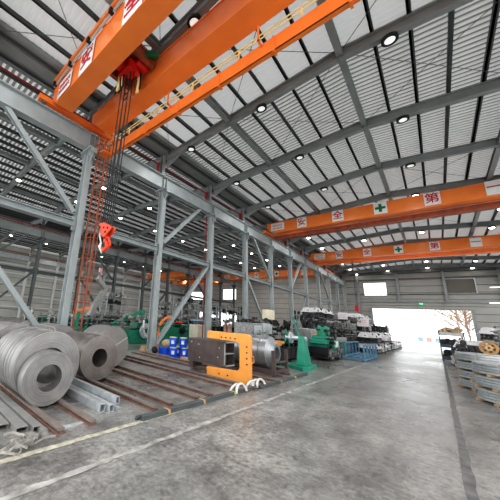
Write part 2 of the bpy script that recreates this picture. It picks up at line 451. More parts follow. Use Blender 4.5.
# far wall structure: posts, lintel, door frames, girts
tn = 20
for x in (-8.2, -3.4, 1.4, 6.2):
    bm = B(); z0 = 6.0 if D1[0] < x < D1[1] else 0
    ibar(bm, (x, YF-.22, z0), (x, YF-.22, 10.4), .3, .24, .03, up=(0,1,0)); struct('trim_%d' % tn, bm, 'rafter'); tn += 1
for (z, h) in ((5.95, .26), (9.25, .1), (7.05, .08)):
    bm = B(); box(bm, XA+.2, XR, YF-.2, YF-.04, z, z+h); struct('trim_%d' % tn, bm, 'rafter' if h > .2 else 'wall_groove'); tn += 1
bm = B(); box(bm, XA+.2, XR, YF-.45, YF-.1, 10.1, 10.5); struct('trim_%d' % tn, bm, 'steel_dark'); tn += 1
bm = B(); box(bm, D1[0]-.25, D1[0], YF-.3, YF+.1, 0, 5.1); box(bm, D1[1], D1[1]+.25, YF-.3, YF+.1, 0, 5.1); box(bm, D1[0], D1[1], YF-.2, YF+.1, 5.0, 5.12)
box(bm, -1.65, -1.55, YF-.05, YF+.1, 5.1, 5.95); box(bm, 1.0, 1.08, YF-.05, YF+.1, 5.1, 5.95)
struct('door_1', bm, 'rafter')
bm = B(); box(bm, LD[0]-.2, LD[0], YF-.2, YF+.1, 0, 3.4); box(bm, LD[1], LD[1]+.2, YF-.2, YF+.1, 0, 3.4); box(bm, -34.8, -34.6, YF-.2, YF+.1, 0, 3.4)
struct('door_2', bm, 'rafter')
def window(n, r, fill, mull=1, fm='rafter'):
    x0, x1, z0, z1 = r; bm = B(); t = .09
    box(bm, x0-t, x0, YF-.12, YF+.1, z0-t, z1+t); box(bm, x1, x1+t, YF-.12, YF+.1, z0-t, z1+t)
    box(bm, x0, x1, YF-.12, YF+.1, z0-t, z0); box(bm, x0, x1, YF-.12, YF+.1, z1, z1+t)
    w = struct('window_%d' % n, bm, fm)
    if fill == 'louvre':
        b2 = B(); z = z0
        while z < z1: box(b2, x0, x1, YF, YF+.05, z, z+.10, Matrix.Rotation(.5, 3, 'X')); z += .1
        obj('louvre', b2, 'louvre', w)
    else:
        b2 = B(); box(b2, x0, x1, YF+.02, YF+.03, z0, z1); obj('pane', b2, fill, w)
gl = bpy.data.materials.new('window_glass'); gl.use_nodes = True
nt = gl.node_tree; nt.nodes.clear(); out = nt.nodes.new('ShaderNodeOutputMaterial'); tr = nt.nodes.new('ShaderNodeBsdfTransparent')
gs = nt.nodes.new('ShaderNodeBsdfGlossy'); gs.inputs['Roughness'].default_value = .05; mxs = nt.nodes.new('ShaderNodeMixShader'); mxs.inputs[0].default_value = .06
nt.links.new(tr.outputs[0], mxs.inputs[1]); nt.links.new(gs.outputs[0], mxs.inputs[2]); nt.links.new(mxs.outputs[0], out.inputs[0])
M['glass'] = gl
window(1, W1, 'glass'); window(2, W2, 'louvre', fm='light_steel'); window(3, L1, 'glass'); window(4, L2, 'glass')

# exit sign, tube lights on the far wall
bm = B(); box(bm, -1.36, -1.02, YF-.26, YF-.2, 5.68, 5.84); t = obj('exit_sign', bm, 'exit'); tag(t, 'small lit green exit sign above the bright far doorway', 'exit sign')
for x, z, lab in ((5.6, 5.95, 'white tube light on the far wall above the lintel, right of the doorway'), (5.9, 7.85, 'white tube light on the far wall right of the louvred window')):
    th = thing('tube_light', lab, 'light', (x, YF-.3, z))
    bm = B(); box(bm, x-.7, x+.7, YF-.3, YF-.2, z+.05, z+.11); obj('housing', bm, 'light_steel', th)
    bm = B(); tube(bm, (x-.66, YF-.32, z), (x+.66, YF-.32, z), .04, 10); obj('tube', bm, 'tube_light', th)

# ------------------------------------------------------------------ columns
def column(x, y, label, side=1, shade='steel_paint', first=True):
    r = thing('steel_column', label, 'column', (x, y, 0))
    bm = B(); ibar(bm, (x, y, .03), (x, y, 8.35), .26, .34, .03, up=(1,0,0)); obj('shaft', bm, shade, r)
    bm = B(); box(bm, x-.28, x+.28, y-.24, y+.24, 0, .03)
    for s in (-1, 1):
        for u in (-1, 1): tube(bm, (x+s*.22, y+u*.18, .03), (x+s*.22, y+u*.18, .09), .025, 6)
    obj('base_plate', bm, shade, r)
    bm = B(); prism(bm, [(x-.17, 7.7), (x+.17, 7.7), (x+.42, 8.28), (x+.42, 8.38), (x-.42, 8.38), (x-.42, 8.28)], y-.02, y+.02)
    box(bm, x-.45, x+.45, y-.2, y+.2, 8.36, 8.42)
    for s in (-1, 1):
        box(bm, x+s*.42-.02, x+s*.42+.02, y-.14, y+.14, 8.2, 8.36)
        box(bm, x+s*.28-.01, x+s*.28+.01, y-.14, y+.14, 8.02, 8.36)
    obj('bracket', bm, shade, r)
    bm = B(); ibar(bm, (x-side*.22, y, 8.42), (x-side*.22, y, 10.7), .2, .26, .025, up=(1,0,0)); obj('upper_shaft', bm, shade, r)
    # gusset plates where the braces meet
    bm = B(); box(bm, x-.02, x+.02, y-.27, y+.27, 4.7, 5.3); obj('gusset', bm, shade, r)
    return r
cols = {}
for k, y in enumerate(YB):
    if k < 1: continue
    if k == 1: nm = 'grey steel column of the near row just outside the left picture edge'
    else: nm = 'grey steel column, %s of the near row beside the lane counted from the camera' % ORD[k-2]
    c0 = column(XA, y, nm) if k == 1 else dup(cols['a'], (XA, y, 0), nm)
    cols.setdefault('a', c0)
    nm = 'dark grey steel column, %s of the middle row between the left aisles' % ORD[k-2]
    if k < 2: continue
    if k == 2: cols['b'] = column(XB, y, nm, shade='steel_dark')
    else: dup(cols['b'], (XB, y, 0), nm)
    nm = 'pale steel post, %s along the outer left wall' % ORD[k-2]
    if k == 2: cols['c'] = column(XC+.25, y, nm, shade='white_post')
    else: dup(cols['c'], (XC+.25, y, 0), nm)
# right wall: pilasters carrying a crane ledge, one built-in structure
bm = B(); box(bm, XR-.3, XR+.15, -5, YF, 8.5, 9.32)
for y in YB: box(bm, XR-.2, XR+.2, y-.15, y+.15, 0, 10.7)
struct('trim_40', bm, 'steel_paint')

# red conduit up the third column, cables
bm = B(); tube(bm, (XA-.2, YB[4]-.24, 0), (XA-.2, YB[4]-.24, 8.3), .03, 8); t = obj('red_pipe', bm, 'redpipe'); tag(t, 'thin dark red pipe running up the third near column', 'pipe')

# runway beams, rails, conductor bars, middle struts
def runway(x, lab, mat_='steel_paint', rail='orange_dark', far_=False, end=YF-.4):
    r = thing('runway_beam', lab, 'crane beam', (x, (end-5)/2, 8.42))
    bm = B(); ibar(bm, (x, -5, 8.82), (x, end, 8.82), .34, .8, .035)
    for y in YB:
        for s in (-1, 1): box(bm, x-.16, x+.16, y+s*.12-.01, y+s*.12+.01, 8.45, 9.19)
    obj('girder', bm, mat_, r)
    bm = B(); box(bm, x-.035, x+.035, -5, end, 9.22, 9.32); box(bm, x-.07, x+.07, -5, end, 9.22, 9.24); obj('crane_rail', bm, rail, r)
    bm = B(); zc = 10.1 if x == XA else 9.6; tube(bm, (x-.36, -5, zc), (x-.36, end, zc), .035, 8)
    for k in range(14): box(bm, x-.37, x-.17, -4.3+4.6*k-.5, -4.26+4.6*k-.5, 9.2, zc)
    obj('conductor_bar', bm, 'redpipe', r)
    return r
runway(XA, 'long grey crane runway beam with orange rail on the near column row', rail='orange')
runway(XB, 'dark crane runway beam on the middle column row in the left aisles', 'rafter')
runway(XC+.45, 'pale crane runway beam along the outer left wall', 'light_steel')
for x, row, m_, k0 in ((XA, 'near', 'steel_paint', 1), (XB, 'middle', 'steel_dark', 2)):
    for k in range(k0, 11):
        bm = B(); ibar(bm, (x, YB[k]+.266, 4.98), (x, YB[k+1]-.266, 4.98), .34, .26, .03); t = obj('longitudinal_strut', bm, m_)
        lab = 'at the left picture edge' if k == k0 and row == 'near' else 'in its %s bay' % ORD[k-k0]
        tag(t, 'horizontal %s mid height strut of the %s column row, %s' % ('grey' if row == 'near' else 'dark', row, lab), 'beam')
# diagonal braces
BR = {XA: [(1, -1), (3, 1), (5, -1), (7, 1), (9, -1)], XB: [(2, 1), (4, -1), (6, 1), (8, -1)]}
for x, lst in BR.items():
    for k, s in lst:
        ya, yb = YB[k], YB[k+1]
        for lo, hi, w in ((.25, 4.85, 'lower'), (5.15, 8.45, 'upper')):
            z0, z1 = (lo, hi) if s > 0 else (hi, lo); y0_, y1_ = ya+.29, yb-.29
            if w == 'upper':
                if s > 0: z0, z1, y1_ = 5.45, 8.42, ya+3.3
                else: z0, z1, y0_ = 8.42, 5.45, yb-3.3
            bm = B(); ibar(bm, (x, y0_, z0), (x, y1_, z1), .17, .2, .02, up=(1,0,0))
            row = 'near' if x == XA else 'middle'
            pos = {0: 'before the first', 1: 'between the first and second'}.get(k-1, 'between the %s and %s' % (ORD[k-1], ORD[min(k,12)]))
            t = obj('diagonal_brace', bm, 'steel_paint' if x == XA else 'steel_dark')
            tag(t, '%s grey diagonal brace %s bay of columns in the %s row' % (w, pos, row), 'brace')

# ------------------------------------------------------------------ high bay lamps
def lamp(x, y, z, lab, lens='lamp_glass'):
    r = thing('high_bay_lamp', lab, 'lamp', (x, y, z))
    bm = B(); lathe(bm, [(-.05, .17), (-.05, .22), (.05, .22), (.09, .12), (.09, .0), (0, .0), (-.01, .17)][:4]+[(.09, .02), (.0, .02)], (x, y, z), 'z', 28); obj('ring', bm, 'lamp_ring', r)
    bm = B(); disc(bm, (x, y, z-.03), .17, .02, 'z', 28)
    if lens != 'lamp_glass': lathe(bm, [(-.04, .17), (-.09, .14), (-.12, .08), (-.13, .01)], (x, y, z), 'z', 20, closed=False)
    obj('lens', bm, lens, r)
    bm = B(); tube(bm, (x, y, z+.05), (x, y, z+.12), .015, 6); obj('stem', bm, 'lamp_ring', r)
    return r
def seen(x, y, z, m=60):
    v = Wm @ Vector((x, y, z-1.6))
    if v.z <= 0: return False
    u, w_ = 167+F*v.x/v.z, 250+F*v.y/v.z
    return -m < u < 500+m and -m < w_ < 500+m
protos = {}
rows = [(0, [-8.1, -4.25, .03, 4.1]), (1, [-16.5, -20.7]), (2, [-31, -38.5])]
ordname = ['first', 'second', 'third', 'fourth']
arow = ['near columns rightward', 'near columns leftward', 'middle columns leftward']
for ai, xs in rows:
    for j, x in enumerate(xs):
        for k, y in enumerate(YB[1:], 1):
            z = roof_z(x, AISLES[ai])-.1
            lab = 'round black lamp, %s across from the %s, under %s beam' % (ordname[j], arow[ai], 'the '+ORD[k-1] if ORD[k-1] != 'x' else '')
            if not seen(x, y, z): continue
            lit = ai > 0 or y > 19
            if lit not in protos: protos[lit] = lamp(x, y, z, lab.replace('black lamp', 'glowing lamp' if lit else 'black rimmed lamp'), 'lamp_lit' if lit else 'lamp_glass')
            else: dup(protos[lit], (x, y, z), lab.replace('black lamp', 'glowing lamp' if lit else 'black rimmed lamp'))

# ------------------------------------------------------------------ overhead cranes
def sign_text(parent, ch, xc, zc, s, y, w=None, plate=True):
    bm = B(); ww = (w or s*.86)/2; box(bm, xc-ww, xc+ww, y-.012, y, zc-s/2, zc+s/2)
    p = obj('sign_panel', bm, 'sign_white', parent)
    if ch == '+':
        a, b = s*.33, s*.10; bm = B(); box(bm, xc-a, xc+a, y-.03, y-.012, zc-b, zc+b); box(bm, xc-b, xc+b, y-.031, y-.012, zc-a, zc+a)
        obj('green_cross', bm, 'sign_green', p, label='dark green safety cross')
    elif ch:
        mt = Matrix.Translation((xc, y-.02, zc)) @ Matrix.Rotation(PI/2, 4, 'X')
        text_mesh('lettering', ch, s*.80 if len(ch) < 3 else s*.3, mt, 'sign_red', p)
    return p
def girder(bm, x0, x1, y0, y1, z0, z1, notch=.7, rise=.45):
    prism(bm, [(x0, z1), (x0, z0+rise), (x0+notch, z0), (x1-notch, z0), (x1, z0+rise), (x1, z1)], y0, y1)
def handrail(bm, x0, x1, y, z, step=1.5, h=1.0, r=.02):
    for zz in (z+h, z+h*.55): tube(bm, (x0, y, zz), (x1, y, zz), r, 6)
    n = int((x1-x0)/step)
    for i in range(n+1):
        x = x0+(x1-x0)*i/n; bar(bm, (x, y, z), (x, y, z+h), .04, .04)
def crane(lab, x0, x1, g1, g2, walk, signs, sz, szc, trolley=None, festoon=True):
    yc = (g1[0]+g2[1])/2
    r = thing('overhead_crane', lab, 'crane', ((x0+x1)/2, yc, 9.32))
    for y0, y1, z0, z1 in (g1, g2):
        bm = B(); girder(bm, x0+.1, x1-.1, y0, y1, z0, z1)
        # flange edges and stiffener welds
        box(bm, x0+.7, x1-.7, y0-.03, y1+.03, z0-.015, z0+.015)
        box(bm, x0+.1, x1-.1, y0-.03, y1+.03, z1-.02, z1+.02)
        obj('girder', bm, 'orange', r)
    for x in (x0+.05, x1-.05):
        bm = B(); box(bm, x-.13, x+.13, g1[0]-.5, g2[1]+.9, 9.42, 9.64); bevel(bm, .01)
        e = obj('end_carriage', bm, 'orange', r)
        for y in (g1[0]-.3, g2[1]+.7):
            bm = B(); disc(bm, (x, y, 9.44), .12, .08, 'x', 20); obj('wheel', bm, 'steel_dark', e)
    if walk:
        y0, y1, z0, z1 = walk
        bm = B(); box(bm, x0+.22, x1-.3, y0, y1, z0, z0+.04); box(bm, x0+.22, x1-.3, y1-.05, y1, z0, z1)
        box(bm, x0+.22, x1-.3, y0, y0+.04, z0, z1)
        x = x0+1.3
        while x < x1-1: box(bm, x, x+.06, y0-.02, y1+.04, z0-.03, z1+.02); x += 1.64
        obj('walkway', bm, 'orange', r)
        x = x0+1.0
        while x < x1-1: bm = B(); box(bm, x, x+.05, y0-.22, y0, z1-.1, z1-.05); box(bm, x, x+.05, y0-.22, y0-.18, z1-.1, g2[2]); obj('hanger', bm, 'orange', r); x += 3.28
        bm = B(); handrail(bm, x0+.25, x1-.3, y0-.03, z1, 1.64, .30, .022); obj('handrail', bm, 'yellow', r)
    for ch, xc in signs:
        sign_text(r, ch, xc, szc, sz, g1[0]-.03)
    # load plate at the left end
    ww = 1.0 if sz < .9 else .9
    p = sign_text(r, '', (x0+1.05) if sz < .9 else x0+1.25, szc, sz*.75, g1[0]-.031, w=ww+.15)
    bm = B(); xc = (x0+1.05) if sz < .9 else x0+1.25
    rnd = random.Random(3)
    for row in (-.14, .12):
        for q in range(7):
            xx = xc-.42+q*.125
            box(bm, xx, xx+.085, g1[0]-.06, g1[0]-.045, szc+row-.06, szc+row-.03); box(bm, xx+.03, xx+.055, g1[0]-.06, g1[0]-.045, szc+row-.08, szc+row+.08)
            if rnd.random() < .7: box(bm, xx, xx+.085, g1[0]-.06, g1[0]-.045, szc+row+.03, szc+row+.055)
    obj('lettering', bm, 'sign_red', p, label='two rows of small faded red characters')
    if festoon:
        bm = B(); zz = g1[3]+.16
        box(bm, x0+.2, x1, g1[0]-.16, g1[0]-.08, zz, zz+.16)
        obj('festoon_track', bm, 'orange', r)
        bm = B(); box(bm, x0+.2, x1, g1[0]-.1, g1[0]-.05, zz-.12, zz-.02)
        obj('cable_channel', bm, 'light_steel', r)
        bm = B(); x = x0+.3
        while x < x1: box(bm, x, x+.12, g1[0]-.18, g1[0]-.04, zz-.14, zz+.02); x += 1.3
        obj('track_clamps', bm, 'black', r)
    return r
X0 = XA
S1 = [('安', -7.15), ('全', -4.72), ('+', -2.6), ('第', -.2), ('一', 2.3)]
S2 = [('安', -6.95), ('全', -4.38), ('+', -1.82), ('第', .75), ('一', 3.3)]
c1 = crane('near orange double girder overhead crane with red characters and hanging hook', X0, XR-.15,
      (2.8, 3.38, 9.15, 10.12), (4.55, 5.2, 9.2, 10.08), (5.38, 5.50, 8.30, 8.76), S1, .98, 9.64)
c2 = crane('second orange overhead crane across the hall, carrying white safety signs', X0, XR-.15,
      (22.35, 22.9, 9.42, 10.32), (23.75, 24.2, 9.45, 10.05), None, S2, .86, 9.93, festoon=False)
c3 = crane('third orange overhead crane nearest the far wall with white safety signs', X0, XR-.15,
      (34.4, 34.9, 9.25, 10.2), (36.2, 36.6, 9.3, 9.9), None, S2, .80, 9.72, festoon=False)
# lower service beams of the two far cranes
for c, y, z in ((c2, 23.3, 9.12), (c3, 35.5, 9.0)):
    bm = B(); box(bm, X0+.3, XR-.5, y, y+.55, z, z+.32); obj('walkway', bm, 'orange_dark' if c is c2 else 'orange', c)
    bm = B(); box(bm, X0+.3, XR-.5, y-.03, y, z+.3, z+.34); obj('cable_tray', bm, 'light_steel', c)
# cranes in the left aisles
S4 = [('安', -24.2), ('全', -20.6), ('+', -17.2), ('第', -15.2), ('一', -13.2)]
c4 = crane('distant orange overhead crane with a green cross in the left aisle', XB, XA-.15,
      (42, 42.6, 8.95, 9.9), (44, 44.5, 9.0, 9.8), None, S4, .8, 9.42, festoon=False)
c5 = crane('orange overhead crane with hoist in the outer left aisle', XC+.5, XB-.1,
      (37, 37.6, 9.1, 10.0), (39, 39.5, 9.1, 9.9), None, [], .8, 9.45, festoon=False)
c6 = crane('farthest orange overhead crane in the outer left aisle', XC+.5, XB-.1,
      (46.2, 46.8, 9.1, 10.0), (48, 48.5, 9.1, 9.9), None, [('+', -36)], .8, 9.5, festoon=False)
for c, x, y in ((c5, -36, 38), (c4, -19, 43)):
    bm = B(); box(bm, x-1.2, x+1.2, y-.5, y+.9, 10.02, 10.3); box(bm, x-.8, x+.6, y-.3, y+.6, 8.6, 9.3); obj('hoist_trolley', bm, 'yellow_orange', c)

# hoist trolley, ropes and hook block of the near crane
tx, ty = -6.45, 3.98
bm = B(); box(bm, tx-.75, tx+.75, 3.45, 4.5, 9.98, 10.08); box(bm, tx-.75, tx-.6, 3.42, 4.52, 9.7, 10.05); box(bm, tx+.55, tx+.7, 3.42, 4.52, 9.7, 10.05)
tr_ = obj('hoist_trolley', bm, 'orange_dark', c1)
bm = B(); tube(bm, (tx-.15, 3.55, 9.75), (tx-.15, 4.1, 9.75), .19, 20); tube(bm, (tx+.3, 4.0, 9.85), (tx+.3, 4.45, 9.85), .17, 20); box(bm, tx-.3, tx+.3, 3.75, 4.05, 9.45, 9.8)
tube(bm, (tx-.1, 4.1, 9.62), (tx+.25, 4.1, 9.5), .13, 16)
obj('hoist_motor', bm, 'red', tr_, smooth=True)
bm = B(); tube(bm, (tx+.62, 4.1, 9.95), (tx+.95, 4.4, 9.95), .12, 16); obj('gear_motor', bm, 'sign_green', tr_, label='dark green gear motor', smooth=True)
bm = B()
for dx, dy, dz in ((-.35, -.15, 0), (-.22, -.1, .03), (.18, .28, -.1)):
    bm = B()
    pts = [(tx+dx+.05*math.sin(t*3), ty+dy, 9.65-.75*t+dz) for t in [i/6 for i in range(7)]]
    ribbon(bm, pts, .10, .05, (1,.3,0)); obj('wire_guide', bm, 'yellow', tr_, label='yellow rope guide strip')
bm = B()
for dx, dy in ((-.42, -.1), (-.28, -.12), (.1, .3)):
    pts = [(tx+dx, ty+dy, 9.7), (tx+dx+.04, ty+dy-.02, 9.3), (tx+dx+.1, ty+dy, 8.85), (tx+dx+.2, ty+dy, 9.0), (tx+dx+.16, ty+dy, 9.6)]
    path(bm, pts, .03, 6)
obj('power_cable', bm, 'black', tr_)
hx, hy, hz = -6.58, 3.98, 3.94
HS = .72
for i, dx in enumerate((-.27, -.19, -.05, .05, .19, .27)):
    bm = B(); tube(bm, (tx+dx*.9, ty+(.05 if i % 2 else -.05), 9.5), (hx+dx, hy, hz+.12), .017, 6); obj('wire_rope', bm, 'black', c1)
bm = B()
for s in (-.07, .07):
    prism(bm, [(hx-.32, hz+.24), (hx-.02, hz+.22), (hx+.36, hz+.02), (hx+.34, hz-.08), (hx+.08, hz-.26), (hx-.06, hz-.26)], hy+s-.025, hy+s+.025)
bevel(bm, .02)
hb = obj('hook_block', bm, 'hookred', c1)
bm = B()
for dx in (-.18, .14): disc(bm, (hx+dx, hy, hz+0.014), .12, .06, 'y', 24)
obj('sheave', bm, 'steel_dark', hb)
bm = B()
for (dx, dz) in ((-.22, .1), (.2, .0), (-.02, -.25), (0, .05), (.1, -.1)): disc(bm, (hx+dx, hy-.1, hz+dz), .035, .02, 'y', 12)
obj('bolt', bm, 'black', hb)
bm = B(); tube(bm, (hx, hy, hz-0.272), (hx, hy, hz-0.374), .05, 10)
path(bm, [(hx+.10*math.cos(t), hy, hz-0.476+.15*math.sin(t)) for t in [PI/2-i*PI*1.35/10 for i in range(11)]], .045, 10)
obj('hook', bm, 'hookred', hb, smooth=True)
bm = B(); path(bm, [(hx+.1, hy, hz-0.204), (hx+.22, hy, hz-0.340), (hx+.3, hy, hz-0.510), (hx+.2, hy, hz-0.585), (hx+.16, hy, hz-0.476)], .035, 8); obj('second_hook', bm, 'hookred', hb)
bm = B(); path(bm, [(hx-.3, hy, hz+0.068), (hx-.33, hy, hz-0.136), (hx-.2, hy, hz-0.374), (hx-.22, hy, hz-0.544), (hx-.1, hy, hz-.68)], .022, 6)
path(bm, [(hx-.2, hy, hz-0.340), (hx-.3, hy, hz-0.442), (hx-.22, hy, hz-0.544)], .03, 6); obj('tag_chain', bm, 'strap_white', hb, label='pale pinkish chain hanging beside the hook')
# pulley loop beside the trolley
bm = B(); path(bm, [(tx-.55+.13*math.cos(t), 4.3, 9.15+.13*math.sin(t)) for t in [2*PI*i/20 for i in range(20)]], .022, 6, True); obj('limit_ring', bm, 'black', c1)
# access ladder hooks of walkway end
bm = B()
for z in (8.75, 8.95, 9.15): tube(bm, (X0+.28, 4.95, z), (X0+.28, 5.5, z), .018, 6)
for y in (4.95, 5.2, 5.48): bar(bm, (X0+.28, y, 8.3), (X0+.28, y, 9.17), .035, .035)
box(bm, X0+.25, X0+.75, 4.95, 5.5, 8.28, 8.33)
obj('end_railing', bm, 'orange', c1)

# caged ladder by the first near column
lx, ly = -9.78, 5.0
r = thing('caged_ladder', 'tall orange caged ladder rising beside the first near column', 'ladder', (lx, ly, .0))
for yy in (ly, ly+.36):
    bm = B(); box(bm, lx-.02, lx+.05, yy-.02, yy+.02, 0, 9.3); obj('stile', bm, 'orange_dark', r)
z = .3
while z < 9.2:
    bm = B(); tube(bm, (lx, ly, z), (lx, ly+.36, z), .014, 6); obj('rung', bm, 'orange_dark', r); z += .32
for i in range(9):
    z = 1.9+i*.85
    pts = [(lx+.42*math.sin(t), ly+.18-.30*math.cos(t), z) for t in [PI*j/12 for j in range(13)]]
    bm = B(); path(bm, pts, .018, 6); obj('cage_hoop', bm, 'orange_dark', r)
for j in (2, 4, 6, 8, 10):
    t = PI*j/12; bm = B(); bar(bm, (lx+.42*math.sin(t), ly+.18-.30*math.cos(t), 1.9), (lx+.42*math.sin(t), ly+.18-.30*math.cos(t), 8.7), .03, .012); obj('cage_bar', bm, 'orange_dark', r)

M['coil_silver'] = steel_strip('coil_silver', (.40,.41,.42), rough=.36, metal=.7)
M['stillage_blue'] = mat('stillage_blue', (.06,.10,.14), .5, 0, .2, 5.)
# ------------------------------------------------------------------ steel on the floor
def coil(lab, xf, length, yc, zc, R, r, m='coil', strips=1, straps=0, name='steel_coil', cone=0):
    t = thing(name, lab, 'steel coil', (xf-length/2, yc, zc-R))
    rnd = random.Random(int(xf*100)+int(yc*10)); prof_o = []; w = length/strips
    for i in range(strips):                         # slit strips side by side, each a hair proud or short of the next
        a0 = -length+i*w; dr = rnd.uniform(-.012, .004) if strips > 1 else 0
        g = .006 if strips > 1 else 0
        prof_o += [(a0+g, R+dr-.02*(strips > 1)), (a0+g+.004, R+dr), (a0+w-g-.004, R+dr), (a0+w-g, R+dr-.02*(strips > 1))]
    prof = [(-length, r)]+prof_o+[(0, r)]
    if cone: prof = [(-length, r)]+[(a-cone if i_ >= 0 else a, b_) for i_, (a, b_) in enumerate(prof_o)]+[(0, R*.55), (0, r)]; prof[1] = (-length, prof[1][1])
    bm = B(); lathe(bm, prof, (xf, yc, zc), 'x', 96)
    obj('winding', bm, m, t, smooth=True)
    for k in range(straps):                         # flat steel bands through the bore
        a = .5+k*2*PI/max(straps, 1); cs, sn = math.cos(a), math.sin(a)
        def P(dx, rr): return (xf+dx, yc+rr*cs, zc+rr*sn)
        bm = B(); ribbon(bm, [P(.006, r-.005), P(.006, R+.006), P(-length-.006, R+.006), P(-length-.006, r-.005), P(.006, r-.006)], .035, .004, side=(0, -sn, cs))
        obj('steel_band', bm, 'strap_grey', t)
    return t
coil('large slit steel coil at the left edge, its side a row of narrow strips', -5.06, 1.35, 2.26, .61, .59, .3, strips=10, straps=0)
coil('smaller bright steel coil set against the face of the large slit coil', -4.80, .24, 2.185, .46, .43, .215)
coil('brownish grey steel coil with a dark bore, second from the left edge', -5.80, 1.4, 3.78, .55, .50, .205, m='coil_dark', strips=3)
coil('dull grey wrapped steel coil just behind the brownish coil', -6.95, 1.0, 4.93, .62, .57, .03, m='coil_wrap', straps=3)
coil('rearmost grey steel coil of the row, nearest the green machine', -8.1, .95, 5.80, .60, .55, .03, m='coil_wrap', straps=3)
coil('grey steel coil behind the large slit coil at the left edge', -7.3, 1.3, 2.35, .60, .58, .25, m='coil', strips=5)
coil('grey strapped steel coil behind the foot of the diagonal brace', -7.9, 1.2, 3.75, .60, .55, .22, m='coil_wrap', straps=4)
coil('dark steel coil in the back row at the left picture edge', -9.2, 1.2, 2.7, .60, .56, .25, m='coil_dark', straps=3)
coil('grey steel coil standing in the aisle behind the first column', -11.2, 1.1, 4.3, .53, .52, .2, m='coil_wrap', straps=3)

def skid(x0, x1, y, lab, w=.085, h=.075):
    t = thing('skid_rail', lab, 'floor rail', ((x0+x1)/2, y, 0))
    bm = B(); box(bm, x0, x1, y-w/2-.03, y+w/2+.03, 0, .018); box(bm, x0, x1, y-w/5, y+w/5, .018, h-.03); obj('rail', bm, 'rust', t)
    bm = B(); box(bm, x0, x1, y-w/2, y+w/2, h-.03, h); obj('rail_head', bm, 'railtop', t)
    return t
SK = [(1.97, -3.72, -9.2), (2.46, -3.74, -9.2), (3.66, -3.70, -9.2), (4.08, -3.68, -9.2), (4.86, -3.66, -9.3), (5.30, -3.64, -9.3), (6.40, -3.40, -9.4), (6.82, -3.40, -9.4), (7.75, -3.45, -9.5), (8.25, -3.50, -9.5), (9.2, -3.7, -7.2), (9.8, -3.7, -7.2)]
for i, (y, x1, x0) in enumerate(SK):
    skid(x0, x1, y, 'rusty steel skid rail on the concrete, %s counted from the camera' % ORD[i])
for i in range(0, 10, 2):      # sleepers tying the pairs
    pass
# flat cross ties seen between the first pair
bm = B(); box(bm, -3.95, -3.88, 1.99, 2.44, .0, .012); t = obj('tie_plate', bm, 'galv'); tag(t, 'thin bright flat bar tying the first two skid rails', 'tie plate')

def sq_tube(x0, x1, y, z, w, h, lab, m='galv', t=.008):
    bm = B()
    box(bm, x0, x1, y-w/2, y+w/2, z, z+t); box(bm, x0, x1, y-w/2, y+w/2, z+h-t, z+h)
    box(bm, x0, x1, y-w/2, y-w/2+t, z+t, z+h-t); box(bm, x0, x1, y+w/2-t, y+w/2, z+t, z+h-t)
    o = obj('square_tube', bm, m); tag(o, lab, 'steel tube'); return o
sq_tube(-6.3, -4.13, 2.86, 0, .10, .12, 'galvanised square tube nearest the small coil, open end facing the lane')
sq_tube(-6.2, -4.05, 2.99, 0, .09, .11, 'middle galvanised square tube between the coils, with open end')
sq_tube(-6.2, -4.02, 3.12, 0, .05, .06, 'small thin galvanised tube on the floor beside the middle tube')
sq_tube(-6.4, -4.14, 3.165, .075, .08, .11, 'bright galvanised channel lying highest, right of the other tubes')
for i, (y, x1, w) in enumerate(((1.42, -4.3, .16), (1.60, -4.08, .15), (1.77, -4.0, .12))):
    bm = B(); box(bm, -6.8, x1, y-w/2, y+w/2, .05, .06); box(bm, -6.8, x1, y-w/2, y-w/2+.008, 0, .05); box(bm, -6.8, x1, y+w/2-.008, y+w/2, 0, .05)
    t = obj('steel_channel', bm, 'alu'); tag(t, ('pale upturned steel channel, outermost at the lower left corner', 'pale steel channel between the outer channel and the first rail', 'narrow pale steel channel right beside the first skid rail')[i], 'steel channel')
# strapping tangle and offcuts
bm = B(); rnd = random.Random(5)
for k in range(4):
    c = (-3.52-.06*k, 1.28+.1*k, .05); R0 = .10-.012*k; ph = rnd.uniform(0, 6)
    pts = [(c[0]+R0*(1+.4*math.sin(3*t))*math.cos(t+ph), c[1]+R0*1.3*math.sin(t+ph), .03+.05*(1+math.sin(2*t+ph))*.6) for t in [2*PI*j/18*1.1 for j in range(20)]]
    ribbon(bm, pts, .028, .004, side=(0,0,1))
for k in range(7):
    a = rnd.uniform(0, 6.3); p = Vector((-3.7+rnd.uniform(-.2,.1), 1.6+rnd.uniform(-.18,.16), .02+rnd.uniform(0,.06)))
    d = Vector((math.cos(a), math.sin(a), rnd.uniform(-.1,.2)))*.12
    ribbon(bm, [p-d, p+Vector((0,0,.03)), p+d], .03, .004, side=(.2,.1,1))
t = obj('steel_strapping', bm, 'strap_grey'); tag(t, 'tangled loops of scrap steel strapping on the floor by the channel ends', 'strapping')
for i, (x, y, rz) in enumerate(((-3.86, 1.66, .4), (-3.78, 1.78, -.2), (-3.95, 1.82, .1))):
    bm = B(); R = Matrix.Rotation(rz, 3, 'Z'); box(bm, x-.07, x+.07, y-.04, y+.04, .0, .04, R); box(bm, x-.05, x+.09, y-.02, y+.02, .04, .055, R)
    t = obj('steel_offcut', bm, 'alu'); tag(t, ('short pale steel offcut nearest the strapping tangle', 'short pale steel offcut beside the first rail end', 'short pale steel offcut at the channel mouth')[i], 'offcut')

